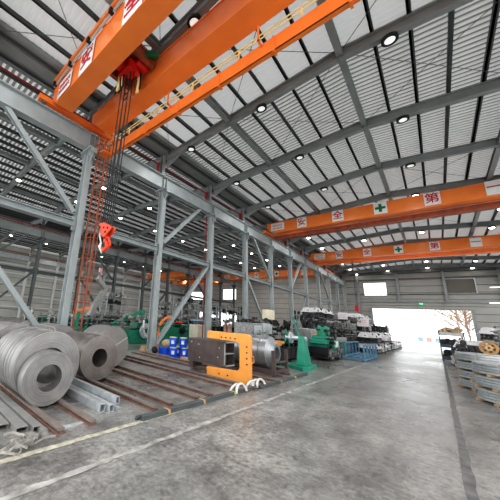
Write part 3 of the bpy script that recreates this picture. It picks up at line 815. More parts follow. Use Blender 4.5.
def rod_bundle(x, y0, y1, lab, tapes, seed):
    rnd = random.Random(seed); t = thing('rod_bundle', lab, 'steel rods', (x, (y0+y1)/2, 0))
    bm = B()
    for r_, z in ((4, .018), (3, .05)):
        for i in range(r_):
            xx = x+(i-(r_-1)/2)*.034; e0 = rnd.uniform(0, .12); e1 = rnd.uniform(0, .12)
            box(bm, xx-.015, xx+.015, y0+e0, y1-e1, z-.016, z+.016)
    obj('rods', bm, 'steel_dark', t)
    for k, (y, m) in enumerate(tapes):
        bm = B(); box(bm, x-.072, x+.072, y-.022, y+.022, .002, .068); obj('tape', bm, m, t)
rod_bundle(-3.50, 3.08, 7.0, 'long dark bundle of flat steel rods taped together, nearer one', [(3.75, 'tape_tan'), (4.75, 'tape_tan'), (5.9, 'tape_yellow')], 1)
rod_bundle(-3.42, 6.95, 10.6, 'long dark bundle of steel rods past the white slings, farther one', [(8.3, 'tape_tan'), (9.4, 'tape_yellow')], 2)
# white webbing slings dropped on the bundle
for i, (y, h_, w_) in enumerate(((6.15, .17, .22), (6.68, .13, .2), (7.15, .17, .22))):
    x = -3.5; bm = B()
    if i == 1: pts = [(x+.03+.05*math.sin(a), y+w_*.9*math.cos(a), .12+.10*math.sin(a)) for a in [2*PI*j/20 for j in range(20)]]; path(bm, pts, .024, 8, True)
    else:
        pts = [(x+.09-.05*math.sin(a), y+w_*math.cos(a), .03+h_*max(0, math.sin(a))) for a in [PI*j/14 for j in range(15)]]; path(bm, pts, .028, 8)
        pts = [(x-.09+.06*math.sin(a), y-.05+w_*.8*math.cos(a), .03+h_*.9*max(0, math.sin(a))) for a in [PI*j/14 for j in range(15)]]; path(bm, pts, .026, 8)
    t = obj('webbing_sling', bm, 'strap_white', smooth=True); tag(t, ('white webbing sling loop nearest the camera on the rod bundle', 'middle white webbing sling loop on the rod bundle', 'white webbing sling loop under the orange hook corner')[i], 'sling')

# ------------------------------------------------------------------ C hook and brown steel box
t = thing('coil_hook', 'big yellow orange C shaped coil hook standing upright between the skid rails', 'lifting hook', (-4.4, 7.16, 0))
bm = B(); prism(bm, [(-5.1, .0), (-3.86, .0), (-3.74, .03), (-3.70, .12), (-3.69, 1.2), (-3.73, 1.26), (-3.8, 1.28), (-5.08, 1.28), (-5.13, 1.24), (-5.13, 1.05), (-4.1, 1.05), (-4.02, .98), (-4.02, .36), (-4.1, .28), (-5.12, .24)][::-1], 7.10, 7.23)
obj('hook_frame', bevel(bm, .012), 'yellow_orange', t)
bm = B(); box(bm, -5.1, -4.66, 7.07, 7.26, 1.06, 1.265); obj('counter_plate', bevel(bm, .01), 'yellow_orange', t)
for s in (-.07, .07):
    bm = B(); prism(bm, [(-4.47+s, 1.1), (-4.40+s, 1.1), (-4.40+s, 1.48), (-4.42+s, 1.53), (-4.45+s, 1.53), (-4.47+s, 1.48)], 7.11, 7.22); obj('lifting_lug', bm, 'rust', t)
bm = B(); tube(bm, (-4.56, 7.165, 1.43), (-4.31, 7.165, 1.43), .03, 10); obj('pin', bm, 'steel_dark', t)
for x, z in ((-4.6,1.13),(-4.45,1.13),(-4.3,1.13),(-4.15,1.13),(-3.79,.5),(-3.79,.65),(-3.79,.8),(-3.79,.95),(-4.38,.12),(-4.66,.12)):
    bm = B(); disc(bm, (x, 7.092, z), .02, .02, 'y', 10); obj('bolt', bm, 'black', t)
bm = B(); path(bm, [(-3.71, 7.12, .72), (-3.6, 7.1, .74), (-3.58, 7.1, .6), (-3.69, 7.12, .5)], .014, 6); obj('side_ring', bm, 'yellow_orange', t)

t = thing('steel_box_section', 'brown grey hollow steel box with a middle shelf, seen behind the orange hook', 'steel box', (-5.45, 7.75, .1))
x0, x1, y0, y1, z0, z1 = -6.14, -4.73, 7.45, 8.05, .25, .97
bm = B(); box(bm, x0, x1, y0, y0+.03, z0, z1); box(bm, x0, x1, y1-.03, y1, z0, z1); box(bm, x0, x1, y0+.03, y1-.03, z0, z0+.03); box(bm, x0, x1, y0+.03, y1-.03, z1-.03, z1)
box(bm, x0, x0+.03, y0+.03, y1-.03, z0+.03, z1-.03); box(bm, x0+.03, x1-.25, y0+.03, y1-.03, z0+.03, z1-.03)
for x in (-5.8, -5.4, -5.0): box(bm, x-.004, x+.004, y0-.004, y0, z0, z1)
obj('casing', bm, 'brown_steel', t)
bm = B(); box(bm, x1-.25, x1, y0+.03, y1-.03, .6, .63); obj('shelf_plate', bm, 'steel_paint', t)
bm = B(); box(bm, x1, x1+.012, y0, y0+.06, z0, z1); box(bm, x1, x1+.012, y0, y1, z1-.04, z1); box(bm, x1, x1+.012, y0, y1, z0, z0+.04); obj('edge_frame', bm, 'steel_paint', t)
bm = B()
for x, z in ((-6.0,.85),(-5.7,.8),(-4.95,.5),(-4.9,.78),(-5.65,.4)): disc(bm, (x, y0-.006, z), .02, .012, 'y', 10)
obj('rivets', bm, 'galv', t)
bm = B(); box(bm, -6.1, -5.95, 7.5, 8.0, .075, .25); box(bm, -4.95, -4.8, 7.5, 8.0, .075, .25); obj('skid_block', bm, 'brown_steel', t)
# silver coil on a rack behind the hook
coil('bright silver steel coil resting in the brown rack right of the orange hook', -3.98, 1.5, 9.55, .66, .53, .2, m='coil_silver', strips=6, cone=.2)
t = thing('coil_rack', 'brown steel rack holding the silver coil beside the lane', 'rack', (-4.5, 9.5, 0))
for x, y in ((-3.85, 8.95), (-3.9, 10.1), (-5.5, 8.95), (-5.5, 10.1)):
    bm = B(); box(bm, x-.05, x+.05, y-.05, y+.05, 0, .78); obj('post', bm, 'brown_steel', t)
bm = B(); box(bm, -3.92, -3.82, 8.95, 10.1, .08, .16); box(bm, -3.9, -3.84, 8.95, 10.1, .38, .43); box(bm, -5.55, -5.45, 8.95, 10.1, .08, .16)
for y in (9.2, 9.9): box(bm, -5.5, -3.87, y-.05, y+.05, .05, .17)
obj('cradle_bars', bm, 'brown_steel', t)

# ------------------------------------------------------------------ pails, sack, block
def pail(x, y, z, lab, face=True):
    r = thing('metal_pail', lab, 'pail', (x, y, z))
    bm = B(); lathe(bm, [(0, .15), (.005, .155), (.12, .155), (.13, .16), (.14, .155), (.25, .155), (.26, .16), (.27, .155), (.37, .155)], (x, y, z), 'z', 24, closed=False); obj('body', bm, 'blue', r, smooth=True)
    bm = B(); disc(bm, (x, y, z+.38), .158, .03, 'z', 24); obj('lid', bm, 'tape_yellow', r)
    bm = B(); a0 = -1.35
    pr = None
    for i in range(7):
        a = a0+i*.13; q = [(x+.1585*math.cos(a), y+.1585*math.sin(a), z+zz) for zz in (.12, .26)]
        v = [bm.verts.new(p) for p in q]
        if pr: bm.faces.new((pr[0], v[0], v[1], pr[1]))
        pr = v
    obj('paper_label', bm, 'paper', r)
    return r
PL = [(-7.98, 8.72, 0, 'blue pail on the floor, leftmost of the lower row beside the brown steel box'), (-7.72, 9.12, 0, 'blue pail in the middle of the lower row beside the brown steel box'),
      (-7.40, 9.32, 0, 'blue pail of the lower row tucked against the brown steel box end'), (-8.08, 8.78, .4, 'blue pail on top, leftmost of the upper row'),
      (-7.80, 9.10, .4, 'blue pail on top of the middle pail of the lower row'), (-7.46, 9.30, .4, 'blue pail on top, nearest the brown steel box'), (-8.15, 9.2, 0, 'blue pail set back between the two rows of pails')]
pp = None
for x, y, z, lab in PL:
    pp = pail(x, y, z, lab) if pp is None else (dup(pp, (x, y, z), lab) and pp)
bm = B(); box(bm, -7.5, -7.05, 8.62, 8.82, 0, .09); t = obj('wooden_block', bevel(bm, .01), 'wood'); tag(t, 'pale wooden plank in front of the blue pails', 'plank')
bm = B(); box(bm, -9.1, -8.62, 8.95, 9.4, 0, .25)
for z in (.05, .12, .19): box(bm, -9.11, -8.61, 8.94, 9.41, z, z+.02)
t = obj('plastic_crate', bm, 'blue'); tag(t, 'blue plastic crate under the tan sack beside the second column', 'crate')
bm = B(); bmesh.ops.create_icosphere(bm, subdivisions=3, radius=.22, matrix=Matrix.Translation((-8.85, 9.2, .42)) @ Matrix.Diagonal((1.1, .9, .95, 1)))
for v in bm.verts:
    v.co += Vector((math.sin(v.co.z*23+v.co.x*11), math.cos(v.co.x*19), math.sin(v.co.y*21)))*.018
    v.co.z = max(v.co.z, .25)
t = obj('sack', bm, 'sack', smooth=True); tag(t, 'crumpled tan sack sitting on the blue crate', 'sack')
bm = B(); bmesh.ops.create_icosphere(bm, subdivisions=2, radius=.16, matrix=Matrix.Translation((-9.15, 8.75, .13)))
for v in bm.verts: v.co += Vector((math.sin(v.co.z*23), math.cos(v.co.x*19), 0))*.02; v.co.z = max(0, v.co.z)
t = obj('rubbish_bag', bm, 'black'); tag(t, 'small black bag on the floor at the second column foot', 'bag')
bm = B(); box(bm, -9.95, -9.75, 8.6, 8.8, 0, .22); t = obj('wooden_block', bevel(bm, .01), 'wood'); tag(t, 'small tan wooden block at the foot of the second near column', 'block')

# ------------------------------------------------------------------ clutter and machine builders
def bits(bm, x0, x1, y0, y1, z0, z1, n, rnd, s=.18):
    box(bm, x0, x1, y0, y1, z0-.03, z0)
    for _ in range(n):
        x, y, z = rnd.uniform(x0, x1), rnd.uniform(y0, y1), rnd.uniform(z0, z1); q = rnd.random(); k = s*rnd.uniform(.5, 1.5)
        if q < .4: disc(bm, (x, y, z), k*.8, k*.5, rnd.choice('xy'), 14)
        elif q < .75: box(bm, x-k*.6, x+k*.6, y-k*.7, y+k*.7, z-k*.4, z+k*.4, Matrix.Rotation(rnd.uniform(-.3,.3), 3, 'Z'))
        else: tube(bm, (x, y, z), (x+rnd.uniform(-k, k), y+rnd.uniform(-2*k, 2*k), z+rnd.uniform(-k, k)), k*.22, 8)
def roll_former(x0, x1, y0, y1, h, lab, body='teal', seed=1, arms=True, name='roll_forming_machine'):
    rnd = random.Random(seed); cx, cy = (x0+x1)/2, (y0+y1)/2
    t = thing(name, lab, 'machine', (cx, cy, 0))
    bm = B(); box(bm, x0, x1, y0, y1, .12, h*.55)
    for y in (y0+.1, y1-.2): box(bm, x0+.03, x1-.03, y, y+.12, 0, .12)
    y = y0+.15
    while y < y1-.2: box(bm, x1, x1+.03, y, y+.05, .15, h*.5); y += .55
    obj('bed', bevel(bm, .015), body, t)
    n = max(2, int((y1-y0)/.55))
    for i in range(n):
        y = y0+.2+(y1-y0-.4)*i/(n-1)
        bm = B(); box(bm, x0+.1, x0+.22, y-.1, y+.1, h*.55, h*rnd.uniform(.88, 1)); box(bm, x1-.22, x1-.1, y-.1, y+.1, h*.55, h*rnd.uniform(.85, 1)); box(bm, x0+.1, x1-.1, y-.08, y+.08, h*.84, h*.9)
        obj('roller_stand', bm, body if i % 2 else 'midparts', t)
    bm = B()
    for i in range(n):
        y = y0+.2+(y1-y0-.4)*i/(n-1)
        tube(bm, (x0+.05, y, h*.64), (x1+.08, y, h*.64), .07, 12); tube(bm, (x0+.05, y, h*.78), (x1+.08, y, h*.78), .06, 12)
    obj('rollers', bm, 'darkparts', t)
    bm = B(); bits(bm, x0, x1, y0, y1, h*.9, h*1.12, int(5*(y1-y0)), rnd, .12); obj('fittings', bm, 'midparts', t)
    bm = B(); tube(bm, (x1+.02, y0+.5, h*.33), (x1+.3, y0+.5, h*.33), .14, 16); box(bm, x1+.03, x1+.2, y0+.36, y0+.64, .0, h*.33); obj('motor', bm, 'darkparts', t)
    return t
# green machines in the left aisle
t = thing('press_machine', 'dark green machine with a raised arm between the first two columns', 'machine', (-12.8, 10.0, 0))
bm = B(); box(bm, -13.4, -12.3, 9.2, 11.6, 0, .75); box(bm, -13.2, -12.5, 10.4, 11.5, .75, 1.15); bevel(bm, .03); obj('body', bm, 'teal', t)
bm = B(); bar(bm, (-12.9, 8.9, .95), (-12.7, 10.75, 1.78), .22, .2); bar(bm, (-12.7, 10.75, 1.78), (-12.6, 11.0, 1.7), .2, .3); obj('arm', bm, 'teal', t)
bm = B(); bits(bm, -13, -12.4, 9, 11, .9, 1.5, 24, random.Random(4), .14); obj('fittings', bm, 'midparts', t)
bm = B(); disc(bm, (-12.1, 10.75, .72), .42, .12, 'x', 30, hole=.15); obj('reel_disc', bm, 'galv', t)
bm = B(); path(bm, [(-12.05, 10.5, 1.3), (-11.95, 10.4, .9), (-11.95, 10.6, .45), (-11.95, 10.95, .35)], .07, 8); obj('curved_guide', bm, 'galv', t)
t = thing('press_machine', 'green geared machine with a dark round hub behind the blue pails', 'machine', (-12.8, 14.0, 0))
bm = B(); box(bm, -13.4, -12.35, 12.3, 16.2, 0, .95); box(bm, -13.2, -12.45, 12.6, 13.6, .95, 1.25); box(bm, -13.2, -12.45, 14.2, 15.4, .95, 1.15); bevel(bm, .03); obj('body', bm, 'teal', t)
bm = B(); disc(bm, (-12.28, 14.2, .78), .24, .14, 'x', 24); disc(bm, (-12.2, 14.2, .78), .12, .2, 'x', 20); tube(bm, (-12.2, 14.2, .78), (-11.95, 14.4, .78), .05, 8); obj('hub', bm, 'black', t)
bm = B(); bits(bm, -13.2, -12.4, 12.4, 16, 1.1, 1.5, 26, random.Random(8), .13); obj('fittings', bm, 'darkparts', t)
bm = B(); box(bm, -13, -12.6, 13.4, 14.6, 1.25, 1.34); obj('red_guard', bm, 'hookred', t)
roll_former(-14.2, -13.3, 4.6, 8.6, 1.35, 'green roll forming line seen behind the leftmost steel coils', seed=3)
roll_former(-15.2, -14.2, 12, 17, 1.5, 'dark green roll forming line behind the geared green machine', seed=4)
roll_former(-14.6, -13.4, 17.5, 24.5, 1.25, 'long green roll forming line behind the beige cabinet', seed=5)
roll_former(-18, -16.8, 10, 17, 1.6, 'grey roll forming line deep in the left aisle', 'midparts', seed=6)
roll_former(-19.5, -18.2, 19, 28, 1.7, 'grey and green roller line farther back in the left aisle', 'midparts', seed=16)
roll_former(-13.6, -12.4, 26, 33, 1.4, 'green roller line beside the far near-row columns', seed=17)
# orange curved guards
bm = B(); path(bm, [(-11.4, 11.1, .02), (-11.4, 11.1, .75), (-11.4, 11.15, 1.1), (-11.4, 11.4, 1.4), (-11.4, 11.95, 1.62)], .085, 10); t = obj('curved_chute', bm, 'orange', smooth=True); tag(t, 'curved orange chute rising behind the second near column', 'chute')
t = thing('tilted_boom', 'small tilted orange boom above the coils behind the first column', 'boom', (-12.5, 6.6, 0))
bm = B(); bar(bm, (-12.5, 6.35, 1.5), (-12.5, 7.2, 1.78), .12, .13); obj('boom', bm, 'orange', t)
bm = B(); box(bm, -12.58, -12.42, 6.5, 6.66, 0, 1.55); obj('post', bm, 'teal', t)
# beige cabinet
t = thing('control_cabinet', 'beige control cabinet behind the brown steel box', 'cabinet', (-10.9, 14.3, 0))
bm = B(); box(bm, -11.3, -10.6, 13.7, 14.75, .08, 1.25); obj('body', bevel(bm, .02), 'beige', t)
bm = B(); box(bm, -10.6, -10.58, 13.78, 14.2, .15, 1.18); box(bm, -10.6, -10.58, 14.25, 14.68, .15, 1.18); obj('door', bm, 'beige', t)
bm = B(); box(bm, -11.25, -10.65, 13.75, 14.7, 0, .08); obj('plinth', bm, 'black', t)
# hanging grey lifting strap and pink hook in the left aisle
t = thing('hanging_sling', 'bent grey sling on a pink hook hanging behind the ladder', 'sling', (-14, 8.5, 1.4))
bm = B(); ribbon(bm, [(-14, 8.3, 3.55), (-14, 8.9, 3.0), (-14, 8.75, 2.7), (-14, 8.3, 1.9), (-14, 8.15, 1.35)], .30, .26, side=(1,0,0)); obj('strap', bm, 'coil_wrap', t)
bm = B(); tube(bm, (-14, 8.43, 3.9), (-14, 8.43, 9.2), .015, 6); obj('chain', bm, 'steel_dark', t)
bm = B(); path(bm, [(-14, 8.43, 3.95), (-14, 8.55, 3.8), (-14, 8.45, 3.62), (-14, 8.33, 3.7)], .05, 8); box(bm, -14.08, -13.92, 8.36, 8.52, 3.9, 4.15); obj('hook', bm, 'palered', t)
bm = B(); box(bm, -14.12, -13.88, 8.3, 8.56, 9.2, 9.5); box(bm, -14.03, -13.97, 8.4, 8.46, 9.5, 10.9); obj('hoist', bm, 'steel_dark', t)

# storage racks of rollers deep in the left aisle
def roller_rack(x, y, lab, seed, h=3.3, w=1.0, L=2.2, grp=None):
    rnd = random.Random(seed); t = thing('roller_rack', lab, 'rack', (x, y, 0))
    for sx in (-1, 1):
        for sy in (-1, 1): bm = B(); box(bm, x+sx*w/2-.04, x+sx*w/2+.04, y+sy*L/2-.04, y+sy*L/2+.04, 0, h); obj('post', bm, 'steel_paint', t)
    for z in (.5, 1.4, 2.3, h-.4):
        bm = B(); box(bm, x-w/2, x+w/2, y-L/2, y+L/2, z, z+.05); obj('shelf', bm, 'steel_paint', t)
        bm = B(); bits(bm, x-w*.4, x+w*.4, y-L*.42, y+L*.42, z+.15, z+.4, 12, rnd, .2); obj('rollers', bm, rnd.choice(['darkparts','midparts']), t)
    return t
for i, (x, y) in enumerate(((-16, 18.8), (-16.3, 22.2), (-16, 25.8), (-16.5, 29.5), (-21, 14.5), (-21.5, 31), (-24, 24), (-12.2, 35))):
    roller_rack(x, y, 'tall open shelf rack crowded with dark rollers, %s from the camera side' % ORD[i], 30+i)
# bright items in the left aisle
bm = B(); box(bm, -14.5, -13.9, 17.7, 18.8, 1.42, 1.56); t = obj('parts_tray', bm, 'paleblue'); tag(t, 'pale blue tray on the machine behind the diagonal brace', 'tray')
# ------------------------------------------------------------------ machines beyond the silver coil
t = thing('control_cabinet', 'grey double control cabinet behind the silver coil', 'cabinet', (-6.6, 13.6, 0))
bm = B(); box(bm, -7.2, -6.2, 12.2, 13.2, .05, 1.6); box(bm, -7.1, -6.3, 13.3, 14.6, .05, 1.72); bevel(bm, .02); obj('body', bm, 'midparts', t)
bm = B(); box(bm, -6.2, -6.18, 12.3, 13.1, .2, 1.5); box(bm, -6.3, -6.28, 13.4, 13.95, .2, 1.62); box(bm, -6.3, -6.28, 14.0, 14.5, .2, 1.62); obj('door', bm, 'galv', t)
bm = B(); bits(bm, -7.1, -6.3, 12.2, 14.5, 1.68, 1.85, 12, random.Random(2), .12); obj('fittings', bm, 'darkparts', t)
t = thing('junction_box', 'cream control box raised on a post among the grey machines', 'box', (-6.9, 15.5, 0))
bm = B(); box(bm, -7.15, -6.75, 15.2, 16.0, 1.85, 2.4); obj('box', bevel(bm, .02), 'cream', t)
bm = B(); box(bm, -7, -6.9, 15.5, 15.6, 0, 1.85); obj('post', bm, 'steel_paint', t)
t = thing('flywheel_stand', 'grey machine with a large round flywheel left of the green uncoiler', 'machine', (-6.6, 16.5, 0))
bm = B(); box(bm, -7, -6.2, 15.9, 17.9, 0, 1.1); obj('body', bevel(bm, .03), 'darkparts', t)
bm = B(); disc(bm, (-6.1, 17.2, 1.45), .5, .1, 'x', 32, hole=.38)
for k in range(6): a = k*PI/3; bar(bm, (-6.1, 17.2, 1.45), (-6.1, 17.2+.4*math.cos(a), 1.45+.4*math.sin(a)), .06, .06)
obj('flywheel', bm, 'midparts', t)
bm = B(); bits(bm, -6.95, -6.2, 16, 17.8, 1.1, 1.85, 34, random.Random(12), .16); obj('fittings', bm, 'darkparts', t)
ym = roll_former(-5.9, -5.0, 11.2, 15.6, 1.15, 'dark grey machine bed with yellow parts just behind the uncoiler', 'darkparts', seed=9)
bm = B(); box(bm, -4.95, -4.75, 11.4, 11.9, .75, .95); tube(bm, (-4.9, 11.9, .85), (-4.9, 12.4, .85), .07, 12); obj('yellow_motor', bm, 'yellow_orange', ym, label='small yellow orange motor')

# green uncoiler
t = thing('uncoiler', 'bright green uncoiler pedestal with round reel beside the lane', 'uncoiler', (-4.1, 12.0, 0))
bm = B(); prism(bm, [(-4.75, 11.75), (-3.72, 11.15), (-3.55, 11.35), (-3.72, 12.85), (-4.3, 13.0)], 0, .12, 'xy'); obj('base', bm, 'teal_light', t)
bm = B(); v = []
for (z, xa, xb, ya, yb) in ((.12, -4.12, -3.78, 11.6, 12.4), (1.22, -4.05, -3.85, 11.8, 12.1)):
    v.append([bm.verts.new(p) for p in ((xa, ya, z), (xb, ya, z), (xb, yb, z), (xa, yb, z))])
for k in range(4): bm.faces.new((v[0][k], v[0][(k+1) % 4], v[1][(k+1) % 4], v[1][k]))
bm.faces.new(v[0][::-1]); bm.faces.new(v[1]); obj('pedestal', bevel(bm, .02), 'teal_light', t)
bm = B(); tube(bm, (-4.6, 12.0, 1.12), (-3.8, 12.0, 1.12), .09, 16); obj('spindle', bm, 'galv', t)
bm = B(); disc(bm, (-4.4, 12.0, 1.12), .23, .05, 'x', 30, hole=.08)
obj('reel_plate', bm, 'galv', t)
bm = B()
for k in range(4): a = k*PI/2+.5; bar(bm, (-4.55, 12.0, 1.12), (-4.55, 12.0+.34*math.cos(a), 1.12+.34*math.sin(a)), .05, .06)
obj('reel_arm', bm, 'teal_light', t)
bm = B(); bar(bm, (-4.05, 11.9, 1.2), (-4.2, 11.75, 1.95), .045, .045); obj('lever', bm, 'teal_light', t)
# green drive machine and following units
t = thing('drive_machine', 'green drive machine with dark gears in front of the parts stacks', 'machine', (-4.5, 17.3, 0))
bm = B(); box(bm, -5.1, -4.05, 15.9, 18.9, .1, .62); obj('chassis', bevel(bm, .02), 'darkparts', t)
bm = B(); box(bm, -5.0, -4.2, 16.1, 18.6, .62, 1.02); box(bm, -4.85, -4.3, 16.2, 17.2, 1.02, 1.2); box(bm, -4.15, -4.0, 16.9, 18, .55, 1.0); bevel(bm, .03); obj('housing', bm, 'teal_light', t)
bm = B(); box(bm, -4.0, -3.97, 17.0, 17.6, .65, .95); obj('white_cover', bm, 'paper', t)
bm = B(); disc(bm, (-4.5, 17.1, 1.48), .24, .5, 'x', 24); box(bm, -4.7, -4.35, 16.5, 17.1, 1.2, 1.6); obj('head', bevel(bm, .03), 'teal_light', t)
bm = B()
for y, r_ in ((16.3, .27), (16.95, .2), (17.6, .29), (18.3, .24)): disc(bm, (-4.0, y, .34), r_, .1, 'x', 22, hole=r_*.5)
bits(bm, -5, -4, 15.9, 18.9, .25, .6, 20, random.Random(21), .12); obj('gears', bm, 'midparts', t)
bm = B(); bits(bm, -4.9, -4.0, 15.9, 18.8, .8, 1.8, 46, random.Random(22), .13); obj('fittings', bm, 'darkparts', t)
t = thing('drive_machine', 'white topped green machine just left of the blue rack', 'machine', (-4.8, 20.8, 0))
bm = B(); box(bm, -5.2, -4.45, 19.3, 22.4, 0, .75); obj('chassis', bevel(bm, .02), 'teal', t)
bm = B(); box(bm, -5.2, -4.5, 19.4, 22.3, .75, 1.08); obj('cover', bevel(bm, .03), 'alu', t)
bm = B(); bits(bm, -5.1, -4.65, 19.5, 22.1, 1.1, 1.3, 22, random.Random(31), .09); obj('fittings', bm, 'darkparts', t)
t = thing('feeder_machine', 'pale upright feeder machine with black tops behind the green pedestal', 'machine', (-5.8, 19.0, 0))
bm = B(); box(bm, -6.3, -5.5, 18.3, 19.8, 0, 1.5); obj('body', bevel(bm, .03), 'alu', t)
bm = B(); bits(bm, -6.25, -5.55, 18.45, 19.7, 1.5, 2.4, 34, random.Random(41), .17); obj('fittings', bm, 'darkparts', t)
bm = B(); box(bm, -5.5, -5.45, 18.6, 19.2, .8, 1.2); obj('guard', bm, 'yellow_orange', t)

# blue rack cradle
t = thing('blue_rack', 'low blue steel cradle rack with two barred sides by the lane', 'rack', (-3.6, 21.5, 0))
for x, ya, yb in ((-2.92, 18.1, 21.9), (-4.2, 20.2, 24.2)):
    bm = B(); box(bm, x-.04, x+.04, ya, yb, .78, .86); box(bm, x-.04, x+.04, ya, yb, .05, .13)
    n = 5
    for i in range(n): y = ya+(yb-ya)*i/(n-1); box(bm, x-.04, x+.04, y-.05, y+.05, 0, .8)
    obj('side_frame', bm, 'blue_rack', t)
bm = B()
for y in (18.4, 19.8, 21.2, 22.6): box(bm, -4.25, -2.92, y-.08, y+.08, .06, .14)
for x in (-3.9, -3.5, -3.2): box(bm, x-.04, x+.04, 18.4, 22.8, .14, .18)
obj('base_frame', bm, 'blue_rack', t)

# ------------------------------------------------------------------ long stacks of wrapped parts beside the lane
def parts_unit(x, y, z, rnd, W=1.2, L=1.7, h=.62, wrap=False, dark=True):
    """pallet with a dark bundle of rollers and discs, optionally topped with white plastic"""
    r = thing('parts_pallet', 'x', 'parts pallet', (x, y, z))
    bm = B()
    for i in range(4): box(bm, x-W/2, x+W/2, y-L/2+i*(L-.1)/3, y-L/2+i*(L-.1)/3+.1, z+.05, z+.08)
    for dx in (-W/2, -.05, W/2-.1): box(bm, x+dx, x+dx+.1, y-L/2, y+L/2, z, z+.05)
    obj('pallet', bm, 'steel_dark', r)
    bm = B(); zz = z+.08; nrow = 3; rr = (h-.12)/nrow/2
    for q in range(nrow):
        n = int(W/(2*rr))
        for i in range(n):
            xx = x-W/2+rr+i*2*rr+rnd.uniform(-.02, .02); e = rnd.uniform(0, .15)
            tube(bm, (xx, y-L/2+e, zz+rr+q*2*rr*.93), (xx, y+L/2-rnd.uniform(0, .15), zz+rr+q*2*rr*.93), rr*.96, 8)
    bits(bm, x-W*.45, x+W*.45, y-L*.45, y+L*.45, z+h-.06, z+h+.05, 8, rnd, .12)
    obj('rollers', bm, 'darkparts' if dark else 'midparts', r)
    if wrap:
        bm = B(); n, m = 9, 9; g = {}
        for i in range(n):
            for j in range(m):
                u, v = i/(n-1)*2-1, j/(m-1)*2-1; e = max(abs(u), abs(v))
                zz = z+h+.1+rnd.uniform(-.03, .04)-(.32*(e-.75)/.25 if e > .75 else 0)
                g[i, j] = bm.verts.new((x+u*W*.53+rnd.uniform(-.02,.02), y+v*L*.53+rnd.uniform(-.02,.02), zz))
        for i in range(n-1):
            for j in range(m-1): bm.faces.new((g[i,j], g[i+1,j], g[i+1,j+1], g[i,j+1]))
        obj('plastic_sheet', bm, 'plastic', r)
    return r
rnd = random.Random(77)
VAR = [parts_unit(0, 0, -50, rnd, wrap=False), parts_unit(0, 0, -50, rnd, wrap=True), parts_unit(0, 0, -50, rnd, wrap=False, dark=False), parts_unit(0, 0, -50, rnd, wrap=True, dark=False)]
for v in VAR: v.location.z = -50
SL = {False: 'pallet of dark steel rollers in the long stacks beside the far left of the lane', True: 'pallet of rollers under white plastic in the long stacks beside the lane'}
used = set()
def put_unit(vi, x, y, z, rz, lab, grp):
    r = VAR[vi] if vi not in used else dup(VAR[vi], (x, y, z))
    used.add(vi); r.location = (x, y, z); r.rotation_euler = (0, 0, rz); r['label'] = lab; r['group'] = grp
for row, (x, ya, yb, tiers) in enumerate(((-3.75, 25.8, 43, 2), (-5.15, 23.4, 43, 3), (-6.55, 22.6, 38, 4))):
    y = ya; k = 0
    while y < yb:
        nt = tiers-(1 if rnd.random() < .3 else 0)+(1 if rnd.random() < .15 else 0)
        for q in range(nt):
            wrap = (q == nt-1 and rnd.random() < (.35, .5, .8)[row]) or rnd.random() < .12
            vi = (1 if wrap else 0)+(2 if rnd.random() < .3 else 0)
            put_unit(vi, x+rnd.uniform(-.06, .06), y+rnd.uniform(-.05, .05), q*.76, rnd.uniform(-.05, .05), SL[wrap], 'wrapped pallets beside the lane' if wrap else 'dark roller pallets beside the lane')
        y += 1.95; k += 1
# paper notices on posts among the stacks
for i, (x, y, z, s) in enumerate(((-7.45, 27.5, 2.9, .75), (-5.85, 28.3, 2.75, .6), (-4.45, 28.4, 2.3, .7), (-3.0, 26.6, 1.2, .4))):
    t = thing('paper_sheet', ('large white paper notice on the leftmost tall stack', 'white paper notice on the middle of the long stacks', 'white paper notice high on the stack below the hanging hook', 'small white paper notice on the lower front stack')[i], 'paper', (x, y, 0))
    bm = B(); box(bm, x-s*.6, x+s*.6, y-.02, y, z-s/2, z+s/2, Matrix.Rotation(-.15, 3, 'X')); obj('sheet', bm, 'paper', t)
    bm = B(); box(bm, x-.03, x+.03, y+.03, y+.08, 0, z+s/3); obj('post', bm, 'steel_dark', t)
    bm = B()
    for q in range(3): box(bm, x-s*.45, x+s*.4, y-.045, y-.03, z-s*.25+q*s*.22, z-s*.22+q*s*.22)
    obj('printed_lines', bm, 'palered', t)

# hook hanging from the third crane
gx, gy = -5.95, 35.3
bm = B(); tube(bm, (gx, gy, 4.1), (gx, gy, 9.1), .03, 6); obj('wire_rope', bm, 'steel_dark', c3)
bm = B(); box(bm, gx-.16, gx+.16, gy-.1, gy+.1, 3.6, 4.2); path(bm, [(gx, gy, 3.6), (gx+.2, gy, 3.4), (gx, gy, 3.15), (gx-.18, gy, 3.3)], .07, 8); obj('hook_block', bm, 'sign_red', c3)

